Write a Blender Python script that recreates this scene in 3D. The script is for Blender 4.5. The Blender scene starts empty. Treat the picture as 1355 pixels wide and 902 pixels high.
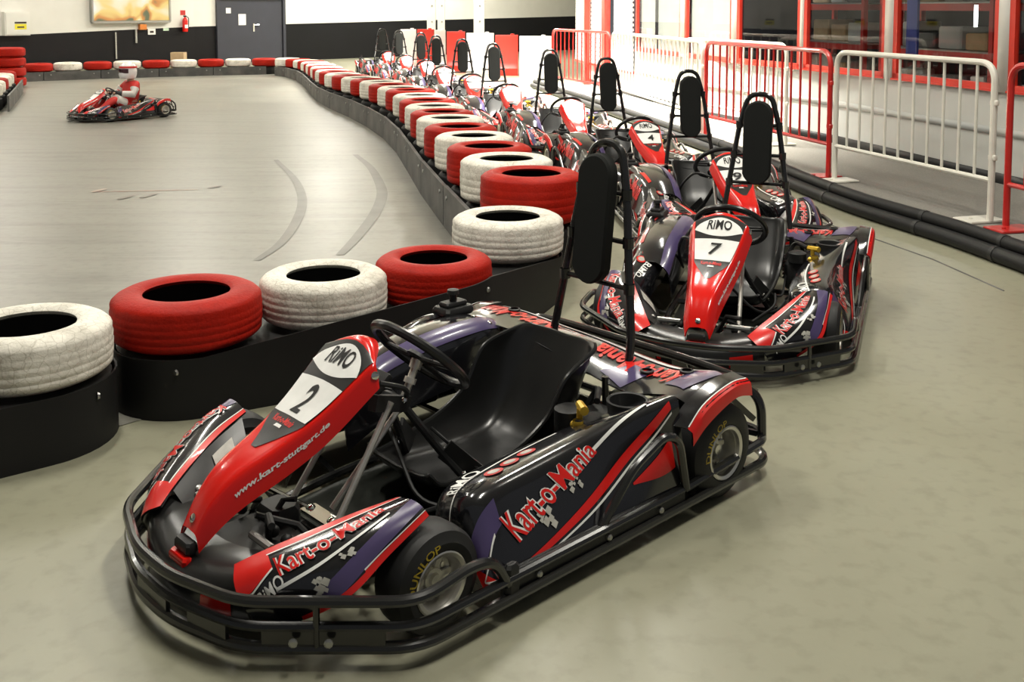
import bpy, math, random
from mathutils import Vector, Matrix
random.seed(7)
SC = bpy.context.scene
COL = SC.collection
PI = math.pi
def R(d): return math.radians(d)

# ------------------------------------------------------------------ camera
FPX, PITCH, CH, CY = 1379.97, 0.0770, 1.694, 116.5
def at(px, py, z=0.0):
    """point of the place seen at a pixel, at height z"""
    c, s = math.cos(PITCH), math.sin(PITCH)
    a = (px-677.5)/FPX; v = (py-CY)/FPX
    d = Vector((a, c-v*s, -s-v*c))
    t = (z-CH)/d.z
    return Vector((0, 0, CH)) + d*t
cd = bpy.data.cameras.new('camera'); cam = bpy.data.objects.new('camera', cd); COL.objects.link(cam)
cam.location = (0, 0, CH); cam.rotation_euler = (PI/2-PITCH, 0, 0)
cd.sensor_width = 36; cd.lens = FPX/1355*36; cd.shift_y = (CY-451)/1355; cd.clip_end = 300; cd.clip_start = .05
SC.camera = cam

# ------------------------------------------------------------------ materials
MATS = {}
def mat(name, col, rough=.5, metal=0, spec=.5, coat=0, noise=None, bump=None, emit=None):
    if name in MATS: return MATS[name]
    m = bpy.data.materials.new(name); m.use_nodes = True; nt = m.node_tree
    b = nt.nodes['Principled BSDF']
    b.inputs['Base Color'].default_value = (*col, 1); b.inputs['Roughness'].default_value = rough
    b.inputs['Metallic'].default_value = metal; b.inputs['Specular IOR Level'].default_value = spec
    b.inputs['Coat Weight'].default_value = coat; b.inputs['Coat Roughness'].default_value = .06
    tc = nt.nodes.new('ShaderNodeTexCoord')
    if noise:   # (scale, dark colour, amount)
        n = nt.nodes.new('ShaderNodeTexNoise'); n.inputs['Scale'].default_value = noise[0]; n.inputs['Detail'].default_value = 5
        nt.links.new(tc.outputs['Object'], n.inputs['Vector'])
        r = nt.nodes.new('ShaderNodeValToRGB'); r.color_ramp.elements[0].position = .35; r.color_ramp.elements[1].position = .7
        r.color_ramp.elements[0].color = (*noise[1], 1); r.color_ramp.elements[1].color = (*col, 1)
        nt.links.new(n.outputs['Fac'], r.inputs['Fac']); nt.links.new(r.outputs['Color'], b.inputs['Base Color'])
    if bump:    # (scale, strength, distance)
        n2 = nt.nodes.new('ShaderNodeTexNoise'); n2.inputs['Scale'].default_value = bump[0]; n2.inputs['Detail'].default_value = 4
        nt.links.new(tc.outputs['Object'], n2.inputs['Vector'])
        bp = nt.nodes.new('ShaderNodeBump'); bp.inputs['Strength'].default_value = bump[1]; bp.inputs['Distance'].default_value = bump[2]
        nt.links.new(n2.outputs['Fac'], bp.inputs['Height']); nt.links.new(bp.outputs['Normal'], b.inputs['Normal'])
    if emit:
        b.inputs['Emission Color'].default_value = (*emit[0], 1); b.inputs['Emission Strength'].default_value = emit[1]
    MATS[name] = m
    return m
M_tube   = mat('black powder coated steel', (.012,.012,.012), .22, 0, .6, .3, bump=(60,.05,.002))
M_gloss  = mat('glossy black bodywork', (.010,.010,.012), .16, 0, .6, .6, noise=(3,(.008,.008,.01),1))
M_seat   = mat('black moulded plastic', (.011,.011,.011), .28, 0, .5, 0, bump=(180,.08,.001))
M_black  = mat('matt black plastic', (.014,.014,.014), .5, 0, .4, bump=(90,.1,.001))
M_foam   = mat('black foam pad', (.012,.013,.012), .8, 0, .2, bump=(250,.3,.001))
M_red    = mat('glossy red bodywork', (.66,.008,.004), .20, 0, .45, .35, noise=(4,(.66,.008,.005),1))
M_redline= mat('red sticker', (.66,.012,.008), .3, 0, .5, .3, noise=(8,(.6,.01,.008),1))
M_white  = mat('white sticker', (.82,.82,.79), .35, 0, .5, .2, noise=(20,(.75,.75,.72),1))
M_ink    = mat('black sticker', (.012,.012,.012), .3, 0, .5, .2, noise=(20,(.01,.01,.01),1))
M_purple = mat('purple sticker', (.070,.050,.135), .28, 0, .5, .4, noise=(6,(.06,.045,.12),1))
M_grey   = mat('pale grey sticker', (.5,.49,.44), .4, 0, .5, 0, noise=(30,(.38,.37,.33),1))
M_yell   = mat('yellow lettering', (.50,.36,.02), .5, noise=(30,(.4,.28,.02),1))
M_tyre   = mat('kart tyre rubber', (.014,.014,.014), .55, 0, .4, bump=(120,.1,.001))
M_alu    = mat('cast aluminium', (.72,.70,.65), .28, .85, .5, bump=(40,.05,.001))
M_chrome = mat('chromed steel', (.75,.75,.72), .12, 1, .5, bump=(30,.02,.001))
M_steel  = mat('dull zinc steel', (.38,.38,.36), .38, .9, .5, bump=(60,.1,.001))
M_brass  = mat('yellow brass valve', (.75,.48,.05), .3, .6, .5, bump=(60,.1,.001))
M_tray   = mat('grey floor tray', (.055,.06,.052), .3, .6, .5, noise=(9,(.03,.033,.028),1))

# ------------------------------------------------------------------ mesh builder
class MB:
    def __init__(s): s.v = []; s.f = []; s.mi = []
    def add(s, vs, fs, mi=0):
        o = len(s.v); s.v += [tuple(v) for v in vs]
        for f in fs: s.f.append(tuple(i+o for i in f)); s.mi.append(mi)
    def box(s, c, d, rot=None, mi=0, bev=0.0):
        x, y, z = d[0]/2, d[1]/2, d[2]/2
        if bev <= 0:
            P = [Vector((i*x, j*y, k*z)) for k in (-1,1) for j in (-1,1) for i in (-1,1)]
            F = [(0,2,3,1),(4,5,7,6),(0,1,5,4),(2,6,7,3),(0,4,6,2),(1,3,7,5)]
        else:
            b = min(bev, x*.9, y*.9, z*.9)
            lay = []
            def ring(zz, ins):
                xx, yy = x-ins, y-ins
                return [Vector(p) for p in ((-xx+b,-yy,zz),(xx-b,-yy,zz),(xx,-yy+b,zz),(xx,yy-b,zz),(xx-b,yy,zz),(-xx+b,yy,zz),(-xx,yy-b,zz),(-xx,-yy+b,zz))]
            P = ring(-z, b*.6)+ring(-z+b, 0)+ring(z-b, 0)+ring(z, b*.6)
            F = [tuple(range(7,-1,-1)), tuple(range(24,32))]
            for l in range(3):
                for i in range(8):
                    j = (i+1) % 8; F.append((l*8+i, l*8+j, l*8+8+j, l*8+8+i))
        if rot is not None: P = [rot @ p for p in P]
        s.add([p+Vector(c) for p in P], F, mi)
    def bar(s, a, b, w, h, mi=0, up=Vector((0,0,1))):
        a, b = Vector(a), Vector(b); d = (b-a); L = d.length; d.normalize()
        sx = d.cross(up)
        if sx.length < 1e-4: sx = Vector((1,0,0))
        sx.normalize(); u = sx.cross(d)
        rot = Matrix((sx, d, u)).transposed()
        s.box((a+b)/2, (w, L, h), rot, mi)
    def tube(s, pts, r, n=8, closed=False, mi=0, caps=True):
        pts = [Vector(p) for p in pts]; N = len(pts); rr = r if isinstance(r, (list, tuple)) else [r]*N
        T = []
        for i in range(N):
            if closed: t = pts[(i+1) % N]-pts[i-1]
            else: t = pts[min(i+1, N-1)]-pts[max(i-1, 0)]
            T.append(t.normalized())
        u = T[0].cross(Vector((0,0,1)))
        if u.length < .05: u = T[0].cross(Vector((1,0,0)))
        u.normalize(); V = []
        for i in range(N):
            u = (u - T[i]*u.dot(T[i])).normalized(); w = T[i].cross(u)
            for k in range(n):
                a = 2*PI*k/n; V.append(pts[i]+(u*math.cos(a)+w*math.sin(a))*rr[i])
        F = []
        for i in range(N if closed else N-1):
            j = (i+1) % N
            for k in range(n):
                l = (k+1) % n; F.append((i*n+k, j*n+k, j*n+l, i*n+l))
        if not closed and caps: F += [tuple(range(n)), tuple(range((N-1)*n+n-1, (N-1)*n-1, -1))]
        s.add(V, F, mi)
    def lathe(s, prof, n=32, c=(0,0,0), axis='z', closed=False, mi=None, a0=0, a1=2*PI):
        c = Vector(c); full = abs(a1-a0-2*PI) < 1e-6; N = len(prof); V = []
        m = n if full else n+1
        for i in range(m):
            a = a0+(a1-a0)*i/n; ca, sa = math.cos(a), math.sin(a)
            for (r, h) in prof:
                p = {'z': (r*ca, r*sa, h), 'y': (r*ca, h, -r*sa), 'x': (h, r*ca, r*sa)}[axis]
                V.append(c+Vector(p))
        o = len(s.v); s.v += [tuple(v) for v in V]
        for i in range(n):
            j = (i+1) % m
            for k in range(N if closed else N-1):
                l = (k+1) % N
                s.f.append((o+i*N+k, o+j*N+k, o+j*N+l, o+i*N+l)); s.mi.append(mi(k) if mi else 0)
    def cyl(s, a, b, r, n=12, mi=0, r2=None): s.tube([a, b], [r, r2 if r2 is not None else r], n, mi=mi)
    def ball(s, c, r, n=8, mi=0):
        s.lathe([(r*math.sin(PI*k/n), -r*math.cos(PI*k/n)) for k in range(n+1)], n*2, c, mi=lambda k: mi)
    def prism(s, poly, z0, z1, mi=0):
        n = len(poly)
        V = [(p[0], p[1], z0) for p in poly]+[(p[0], p[1], z1) for p in poly]
        F = [tuple(range(n-1, -1, -1)), tuple(range(n, 2*n))]+[(i, (i+1) % n, n+(i+1) % n, n+i) for i in range(n)]
        s.add(V, F, mi)
    def build(s, name, mats, parent=None, smooth=35):
        me = bpy.data.meshes.new(name); me.from_pydata(s.v, [], s.f)
        if not isinstance(mats, (list, tuple)): mats = [mats]
        for m in mats: me.materials.append(m)
        for p, i in zip(me.polygons, s.mi): p.material_index = i; p.use_smooth = True
        me.update()
        if smooth is not None: me.set_sharp_from_angle(angle=R(smooth))
        o = bpy.data.objects.new(name, me); COL.objects.link(o)
        if parent is not None: o.parent = parent
        return o
def fix_normals(o):
    import bmesh
    bm = bmesh.new(); bm.from_mesh(o.data); bmesh.ops.recalc_face_normals(bm, faces=bm.faces); bm.to_mesh(o.data); bm.free()
    return o
def rounded(pts, r, n=5, closed=False):
    """fillet the corners of a polyline"""
    P = [Vector(p) for p in pts]; N = len(P); out = []
    for i in range(N):
        if not closed and i in (0, N-1): out.append(P[i]); continue
        a, b, c = P[i-1], P[i], P[(i+1) % N]
        d1, d2 = a-b, c-b; l = min(r, d1.length*.48, d2.length*.48)
        s, e = b+d1.normalized()*l, b+d2.normalized()*l
        for k in range(n+1):
            t = k/n; out.append(s*(1-t)**2+b*2*t*(1-t)+e*t*t)
    return out
def tag(o, label=None, cat=None, group=None, kind=None):
    if label: o['label'] = label
    if cat: o['category'] = cat
    if group: o['group'] = group
    if kind: o['kind'] = kind
    return o
def empty(name, loc=(0,0,0), rz=0):
    o = bpy.data.objects.new(name, None); COL.objects.link(o); o.location = loc; o.rotation_euler = (0,0,rz); o.empty_display_size = .1
    return o
def kids(o): return [c for c in bpy.data.objects if c.parent == o]
def copy_tree(o, parent=None):
    c = o.copy(); COL.objects.link(c); c.parent = parent
    for ch in kids(o): copy_tree(ch, c)
    return c
def lettering(txt, shear=0, weight=0, sx=1.0):
    """2-D triangles of a word, height about 1"""
    cu = bpy.data.curves.new('t', 'FONT'); cu.body = txt; cu.shear = shear; cu.offset = weight; cu.resolution_u = 3
    o = bpy.data.objects.new('t', cu); COL.objects.link(o)
    dg = bpy.context.evaluated_depsgraph_get(); me = o.evaluated_get(dg).to_mesh()
    V = [(v.co.x*sx, v.co.y) for v in me.vertices]; F = [tuple(p.vertices) for p in me.polygons]
    o.evaluated_get(dg).to_mesh_clear(); COL.objects.unlink(o); bpy.data.objects.remove(o); bpy.data.curves.remove(cu)
    x0 = min(v[0] for v in V); x1 = max(v[0] for v in V); y0 = min(v[1] for v in V); y1 = max(v[1] for v in V)
    return [((x-x0)/(x1-x0), (y-y0)/(y1-y0)) for x, y in V], F, (x1-x0)/(y1-y0)

class Surf:
    """smooth sheet through a grid of control points; ctrl[i][j], i along u, j along v"""
    def __init__(s, ctrl): s.c = [[Vector(p) for p in row] for row in ctrl]; s.n = len(ctrl); s.m = len(ctrl[0])
    @staticmethod
    def cr(P, t):
        n = len(P)-1; x = max(0, min(1, t))*n; i = min(int(x), n-1); f = x-i
        p1, p2 = P[i], P[i+1]; p0 = P[i-1] if i > 0 else p1*2-p2; p3 = P[i+2] if i+2 <= n else p2*2-p1
        return .5*((2*p1)+(p2-p0)*f+(2*p0-5*p1+4*p2-p3)*f*f+(3*p1-p0-3*p2+p3)*f**3)
    def p(s, u, v): return s.cr([s.cr(r, v) for r in s.c], u)
    def nrm(s, u, v, flip=1):
        e = .004; a = s.p(min(1,u+e), v)-s.p(max(0,u-e), v); b = s.p(u, min(1,v+e))-s.p(u, max(0,v-e))
        return a.cross(b).normalized()*flip
    def sheet(s, mb, nu, nv, thick, flip=1, mi=0, u0=0, u1=1, v0=0, v1=1):
        """closed shell: outer skin at the surface, inner skin thick below it"""
        A = []; B = []
        for i in range(nu+1):
            for j in range(nv+1):
                u = u0+(u1-u0)*i/nu; v = v0+(v1-v0)*j/nv
                q = s.p(u, v); A.append(q); B.append(q-s.nrm(u, v, flip)*thick)
        o = (nu+1)*(nv+1); F = []; w = nv+1
        for i in range(nu):
            for j in range(nv):
                a, b, c, d = i*w+j, (i+1)*w+j, (i+1)*w+j+1, i*w+j+1
                f = (a, b, c, d) if flip > 0 else (d, c, b, a)
                F.append(f); F.append(tuple(k+o for k in reversed(f)))
        rim = [i*w for i in range(nu+1)]+[nu*w+j for j in range(1, nv+1)]+[i*w+nv for i in range(nu-1, -1, -1)]+[j for j in range(nv-1, 0, -1)]
        for k in range(len(rim)):
            a, b = rim[k], rim[(k+1) % len(rim)]; F.append((a, a+o, b+o, b) if flip > 0 else (b, b+o, a+o, a))
        mb.add(A+B, F, mi)
    def patch(s, mb, u0, u1, lo, hi, flip=1, off=.0025, nu=14, nv=3, mi=0):
        """sticker between the curves lo(t), hi(t) (v as functions of t in 0..1), u from u0 to u1"""
        V = []
        for i in range(nu+1):
            t = i/nu; u = u0+(u1-u0)*t; a = lo(t) if callable(lo) else lo; b = hi(t) if callable(hi) else hi
            for j in range(nv+1):
                v = a+(b-a)*j/nv; V.append(s.p(u, v)+s.nrm(u, v, flip)*off)
        w = nv+1
        F = [(i*w+j, (i+1)*w+j, (i+1)*w+j+1, i*w+j+1) for i in range(nu) for j in range(nv)]
        mb.add(V, F, mi)
    def quad(s, mb, q, flip=1, off=.003, n=6, mi=0):
        """sticker over a four-cornered area given in (u, v)"""
        V = []
        for i in range(n+1):
            for j in range(n+1):
                a, b = i/n, j/n
                u = (q[0][0]*(1-a)+q[1][0]*a)*(1-b)+(q[3][0]*(1-a)+q[2][0]*a)*b
                v = (q[0][1]*(1-a)+q[1][1]*a)*(1-b)+(q[3][1]*(1-a)+q[2][1]*a)*b
                V.append(s.p(u, v)+s.nrm(u, v, flip)*off)
        w = n+1; mb.add(V, [(i*w+j, (i+1)*w+j, (i+1)*w+j+1, i*w+j+1) for i in range(n) for j in range(n)], mi)
    def word(s, mb, txt, q, flip=1, off=.004, mi=0, **k):
        """word inside the area q: q[0] lower left, q[1] lower right, q[2] upper right, q[3] upper left"""
        V, F, asp = lettering(txt, **k); W = []
        for a, b in V:
            u = (q[0][0]*(1-a)+q[1][0]*a)*(1-b)+(q[3][0]*(1-a)+q[2][0]*a)*b
            v = (q[0][1]*(1-a)+q[1][1]*a)*(1-b)+(q[3][1]*(1-a)+q[2][1]*a)*b
            W.append(s.p(u, v)+s.nrm(u, v, flip)*off)
        mb.add(W, F, mi)
def flat_word(mb, txt, o, ex, ey, mi=0, **k):
    """word on a flat area: o lower left corner, ex and ey its full sides"""
    V, F, asp = lettering(txt, **k); o, ex, ey = Vector(o), Vector(ex), Vector(ey)
    mb.add([o+ex*a+ey*b for a, b in V], F, mi)

# ================================================================== GO-KART
FRONT = [(.735,-.665),(1.07,-.35),(1.145,-.10),(1.145,.10),(1.07,.35),(.735,.665)]
def mir(p, s): return (p[0], p[1]*s, p[2])
def stud(p, n, r, h, m_, parent, name='bolt'):
    p, n = Vector(p), Vector(n).normalized(); m = MB(); m.tube([p, p+n*h*.6, p+n*h], [r, r, r*.6], 10); return m.build(name, m_, parent)
def make_kart():
    K = empty('go_kart')
    # ---- perimeter bumper of steel tube
    m = MB()
    top = [(.42,-.66,.10),(.47,-.66,.185),(.555,-.66,.20)]+[(x,y,.178) for x,y in FRONT]+[(.555,.66,.20),(.47,.66,.185),(.42,.66,.10)]
    m.tube(rounded(top, .07, 5), .0155, 10)
    o1 = [(x,y,.112) for x,y in FRONT]; o1 = [(-.40,-.655,.112)]+o1+[(-.40,.655,.112)]
    m.tube(rounded(o1, .07, 5), .013, 8)
    ring = [(x,y,.055) for x,y in FRONT]+[(-.86,.655,.06),(-.935,.58,.06),(-.935,-.58,.06),(-.86,-.655,.06)]
    m.tube(rounded(ring, .08, 5, True), .0165, 10, closed=True)
    m.tube(rounded([(-.38,-.655,.112),(-.86,-.65,.135),(-.925,-.58,.135),(-.925,.58,.135),(-.86,.65,.135),(-.38,.655,.112)], .07, 5), .015, 8)
    # rear hoop above the deck edge, side loops in front of the rear wheels
    m.tube(rounded([(-.88,.625,.13),(-.88,.62,.27),(-.86,.53,.335),(-.85,.30,.35),(-.85,-.30,.35),(-.86,-.53,.335),(-.88,-.62,.27),(-.88,-.625,.13)], .10, 6), .017, 10)
    for s in (1,-1):
        m.tube(rounded([mir((.02,.645,.11),s), mir((-.12,.655,.262),s), mir((-.27,.66,.325),s), mir((-.345,.66,.29),s), mir((-.385,.66,.11),s)], .05, 5), .0145, 9)
        for y in (.46,.30): m.tube([mir((-.87,y,.33),s), mir((-.925,y+.05,.10),s)], .011, 7)
        # plates and uprights between the front tubes
        m.cyl(mir((.93,.49,.05),s), mir((.93,.49,.18),s), .009, 7)
        m.bar(mir((1.03,.39,.085),s), mir((.80,.61,.085),s), .012, .066)
        m.bar(mir((1.122,.17,.085),s), mir((1.085,.31,.085),s), .012, .066)
        m.bar(mir((1.143,.0,.085),s), mir((1.143,.09,.085),s), .012, .066)
    bump = m.build('bumper_frame', M_tube, K)
    for s in (1,-1):
        for (x,y) in ((.975,.455),(.91,.518)): stud((x+.010,(y+.012)*s,.085), (.66,.75*s,0), .012, .008, M_steel, bump)
        for x in (.30,.0,-.25): stud((x,.660*s,.085), (0,s,0), .011, .012, M_steel, bump)
    # ---- side sills
    for s in (1,-1):
        m = MB(); m.box((.02,.645*s,.085), (.82,.03,.075), bev=.01); m.box((.40,.655*s,.10), (.05,.03,.10), bev=.01)
        m.build('side_sill', M_black, K)
    # ---- chassis frame and floor tray
    m = MB()
    for s in (1,-1):
        m.tube(rounded([(1.00,.20*s,.07),(.70,.24*s,.07),(.35,.30*s,.07),(-.25,.33*s,.08),(-.75,.30*s,.10)], .1, 4), .016, 8)
        m.tube([(.605,.24*s,.07),(.605,.40*s,.12)], .014, 7)
        m.tube([(.35,.30*s,.07),(.30,.60*s,.08)], .012, 7); m.tube([(-.25,.33*s,.08),(-.25,.62*s,.08)], .012, 7)
        m.box((.605,.43*s,.14), (.05,.05,.12), bev=.01)
        m.tube(rounded([(1.00,.20*s,.07),(1.02,.19*s,.16)], .03, 3), .012, 7)
        m.tube([(-.46,.24*s,.10),(-.46,.235*s,.36)], .013, 7); m.tube([(-.75,.30*s,.10),(-.70,.24*s,.36)], .013, 7)
    for x, y in ((.98,.20),(.62,.25),(.10,.31),(-.30,.33),(-.74,.30)): m.tube([(x,-y,.07+.03*(x<-.5)),(x,y,.07+.03*(x<-.5))], .015, 8)
    m.build('chassis', M_tube, K)
    m = MB()
    T = Surf([[(.97,-.19,.062),(.97,0,.056),(.97,.19,.062)],[(.60,-.24,.056),(.60,0,.05),(.60,.24,.056)],[(.08,-.29,.056),(.08,0,.05),(.08,.29,.056)]])
    T.sheet(m, 8, 6, .004); m.build('floor_tray', M_tray, K)
    m = MB(); m.tube([(-.605,-.58,.168),(-.605,.58,.168)], .02, 10)
    for y in (-.30,-.10,.28): m.box((-.605,y,.165), (.09,.035,.10), bev=.01)
    m.lathe([(.03,-.01),(.095,-.01),(.095,.01),(.03,.01)], 28, (-.605,-.22,.168), 'y')
    m.lathe([(.03,-.006),(.085,-.006),(.085,.006),(.03,.006)], 24, (-.605,.16,.168), 'y')
    m.build('rear_axle', M_steel, K)
    # ---- steering linkage, stub axles and pedals
    m = MB()
    for s in (1,-1):
        m.tube([(.60,.06*s,.115),(.66,.38*s,.135)], .010, 8); m.ball((.60,.06*s,.115), .018, 6); m.ball((.66,.38*s,.135), .018, 6)
        m.tube([(.605,.42*s,.147),(.605,.56*s,.147)], .014, 8)
        m.tube([(.66,.38*s,.135),(.605,.43*s,.147)], .012, 7)
    m.box((.60,0,.115), (.06,.16,.012), bev=.004)
    m.build('tie_rod', M_chrome, K)
    m = MB()
    m.tube([(.80,.03,.10),(.84,.10,.235),(.87,.17,.24)], .011, 8); m.tube([(.80,-.03,.10),(.72,-.02,.20),(.70,.02,.21)], .009, 7)
    m.tube([(.70,.24,.09),(.75,.11,.18),(.86,.06,.23)], .010, 7); m.tube([(.70,-.24,.09),(.75,-.11,.18),(.86,-.06,.23)], .010, 7)
    m.box((.82,.0,.12), (.20,.26,.03), bev=.01); m.box((.72,-.05,.14), (.10,.12,.08), bev=.015)
    for y in (.13,-.13,.06): m.ball((.80,y,.16), .018, 6)
    m.build('pedal_bracket', M_black, K)
    for s in (1,-1):
        m = MB(); m.tube(rounded([(.86,.21*s,.08),(.90,.21*s,.20),(.90,.13*s,.21)], .03, 4), .008, 7)
        m.tube([(.90,.22*s,.205),(.90,.11*s,.205)], .012, 8); m.build('pedal', M_steel, K)
    # ---- wheels
    def wheel(x, y, r, w, rim, s):
        h = w/2; m = MB()
        prof = [(rim,-h*.86),(rim+.012,-h*.98),(rim+.03,-h),(r-.03,-h*.93),(r-.010,-h*.80),(r-.002,-h*.55),(r,0),(r-.002,h*.55),(r-.010,h*.80),(r-.03,h*.93),(rim+.03,h),(rim+.012,h*.98),(rim,h*.86)]
        m.lathe([(a,b*s) for a,b in prof], 44, (x,y*s,r), 'y')
        wh = m.build('wheel', M_tyre, K); fix_normals(wh)
        m = MB()   # drop-centre alloy rim with lip, dish, hub and nuts
        pr = [(rim-.004,-h*.86),(rim+.006,-h*.90),(rim-.012,-h*.70),(rim-.016,h*.2),(rim-.010,h*.80),(rim+.008,h*.97),(rim+.004,h*1.0),(rim-.006,h*.95),(rim-.012,h*.70),(rim-.016,h*.28),(rim*.62,h*.18),(rim*.40,h*.22),(rim*.36,h*.45),(rim*.22,h*.46),(rim*.20,h*.62),(0,h*.64)]
        m.lathe([(a,b*s) for a,b in pr], 36, (x,y*s,r), 'y')
        for k in range(3):
            a = 2*PI*k/3+.4; m.lathe([(0,h*.40*s),(.008,h*.38*s),(.009,h*.2*s)], 6, (x+rim*.55*math.cos(a), y*s, r+rim*.55*math.sin(a)), 'y')
        for k in range(6):
            a = 2*PI*k/6; c, sn = math.cos(a), math.sin(a)
            m.bar((x+rim*.35*c,y*s+h*.30*s,r+rim*.35*sn),(x+rim*.86*c,y*s+h*.30*s,r+rim*.86*sn), .016, .008, up=Vector((0,1,0)))
        rm = m.build('rim', M_alu, wh); fix_normals(rm)
        # maker's lettering round the sidewall
        m = MB(); V, F, asp = lettering('DUNLOP', weight=.012)
        for a0 in (R(-2),):
            W = []
            for a, b in V:
                if s > 0: ang = a0+a*1.55
                else: ang = PI-(a0+a*1.55)
                rr = rim+.012+b*.022
                W.append((x+rr*math.cos(ang)*(1), (y+h+.0015-.002*b)*s, r+rr*math.sin(ang)))
            m.add(W, F)
        m.build('tyre_lettering', M_yell, wh)
    for s in (1,-1):
        wheel(.605, .535, .147, .135, .080, s)
        wheel(-.605, .57, .168, .195, .086, s)
    # ---- seat: one-piece bucket
    SE = []
    for (x, z, w, hs, ro) in ((.30,.185,.150,.02,0),(.25,.130,.165,.035,0),(.10,.105,.185,.075,0),(-.10,.095,.195,.115,0),(-.24,.11,.200,.17,.01),(-.33,.18,.205,.20,.03),(-.41,.30,.205,.12,.05),(-.48,.42,.185,.03,.045),(-.495,.452,.155,.008,.02)):
        SE.append([(x+ro+.05*(hs>.11), -w*1.08, z+hs), (x+ro*.9, -w*1.03, z+hs*.62), (x+ro*.3, -w*.80, z+hs*.10), (x,-w*.4,z), (x,0,z-.004), (x,w*.4,z), (x+ro*.3,w*.80,z+hs*.10), (x+ro*.9,w*1.03,z+hs*.62), (x+ro+.05*(hs>.11),w*1.08,z+hs)])
    S = Surf(SE); m = MB(); S.sheet(m, 34, 30, .008, 1)
    seat = m.build('seat', M_seat, K, 60)
    m = MB()   # rolled rim of the seat shell
    edge = [S.p(u/30, 0) for u in range(31)]+[S.p(1, v/24) for v in range(1, 25)]+[S.p(1-u/30, 1) for u in range(1, 31)]+[S.p(0, 1-v/16) for v in range(1, 16)]
    m.tube(edge, .0085, 7, closed=True); m.build('seat_rim', M_seat, seat)
    for (u, v) in ((.72,.22),(.72,.78),(.35,.35),(.35,.65)): stud(S.p(u,v), S.nrm(u,v,1), .015, .006, M_steel, seat)
    # ---- roll hoop with head pad
    m = MB()
    hp = rounded([(-.61,-.205,.30),(-.645,-.20,.42),(-.71,-.118,.98),(-.735,-.068,1.168),(-.735,.068,1.168),(-.71,.118,.98),(-.645,.20,.42),(-.61,.205,.30)], .09, 8)
    m.tube(hp, .0165, 10)
    for z, x, w in ((.63,-.668,.168),(.80,-.688,.145),(.98,-.709,.118)):
        m.tube([(x,-w,z),(x,w,z)], .0105, 8)
        for s in (1,-1): m.lathe([(.022,-.02),(.022,.02)], 10, (x,w*s,z), 'z')
    for s in (1,-1): m.lathe([(.03,0),(.03,.008),(.02,.02)], 10, (-.61,.205*s,.33), 'z')
    hoop = m.build('roll_hoop', M_tube, K)
    m = MB(); A = []; B = []; W = .086
    for k in range(24):
        a = 2*PI*k/24; yy = W*math.cos(a); zz = W*math.sin(a)+(.185 if math.sin(a) >= 0 else -.145)
        x0 = -.655-.105*zz
        A.append((x0, yy, .86+zz)); B.append((x0, yy*.9, (.86+zz*.965)))
    n = 24
    m.add([(x+.028,y*.90,.86+(z-.86)*.97) for x,y,z in A]+[(x+.018,y,z) for x,y,z in A]+[(x-.018,y,z) for x,y,z in A]+[(x-.026,y*.92,.86+(z-.86)*.97) for x,y,z in A],
          [tuple(range(n)), tuple(range(4*n-1,3*n-1,-1))]+[(l*n+i, l*n+n+i, l*n+n+(i+1)%n, l*n+(i+1)%n) for l in range(3) for i in range(n)])
    pad = m.build('head_pad', M_foam, hoop); fix_normals(pad)
    # ---- steering wheel, column, struts
    sw = Vector((.205,0,.535)); ax = Vector((-.70,0,.715)).normalized(); e1 = Vector((ax.z,0,-ax.x)); e2 = Vector((0,1,0))
    m = MB(); Rw = .180
    ringp = []
    for k in range(44):
        a = 2*PI*k/44; rr = Rw*(1-.07*max(0,math.cos(a-PI))**4)
        ringp.append(sw+e1*math.cos(a)*rr+e2*math.sin(a)*rr)
    m.tube(ringp, .0165, 10, closed=True)
    wheel_o = m.build('steering_wheel', M_seat, K)
    m = MB()
    for a in (PI*.5, -PI*.5, PI):
        d = e1*math.cos(a)+e2*math.sin(a); t = ax.cross(d)
        for o_ in (.016,-.016): m.tube([sw-ax*.012+t*o_+d*.03, sw-ax*.004+t*o_*.7+d*.165], .007, 7)
        m.bar(sw-ax*.012+d*.02, sw-ax*.006+d*.09, .045, .004, up=ax)
    m.lathe([(0,.0),(.04,0),(.045,-.012),(.03,-.02)], 18, (0,0,0), 'z')
    mm = Matrix((e2.cross(ax), e2, ax)).transposed()
    off = len(m.v)-18*4
    for i in range(off, len(m.v)): m.v[i] = tuple(sw+mm @ Vector(m.v[i]))
    m.build('spoke', M_black, wheel_o)
    m = MB()
    c1 = sw-ax*.015; c2 = Vector((.285,0,.385)); m.tube([c1, c1*.80+c2*.20], [.022,.020], 14); m.tube([c1*.80+c2*.20, c2], .0135, 12); m.tube([c1*.60+c2*.40, c1*.48+c2*.52], .021, 12)
    m.tube([c2, (.56,0,.125)], .010, 8)
    m.build('steering_column', mat('bright steel tube', (.70,.68,.62), .3, .6, .5, noise=(30,(.6,.58,.53),1)), K)
    m = MB()
    m.tube([(.40,.10,.455),(.66,.125,.09)], .0105, 10); m.tube([(.40,-.10,.455),(.66,-.125,.09)], .0105, 10)
    m.build('column_strut', MATS['bright steel tube'], K)
    m = MB()
    m.tube(rounded([(.10,.20,.07),(.22,.10,.26),(.33,.045,.43),(.33,-.045,.43),(.22,-.10,.26),(.10,-.20,.07)], .06, 4), .014, 8)
    for s in (1,-1):
        m.bar((.30,.05*s,.41),(.47,.10*s,.47), .03, .05); m.bar((.06,.21*s,.10),(.20,.12*s,.25), .012, .07)
        m.tube(rounded([(.45,.11*s,.53),(.36,.14*s,.50),(.32,.06*s,.42)], .05, 4), .009, 7)
    m.box((.42,0,.50), (.10,.16,.02), Matrix.Rotation(R(38),3,'Y'), bev=.004)
    m.build('column_bracket', M_black, K)
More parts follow.
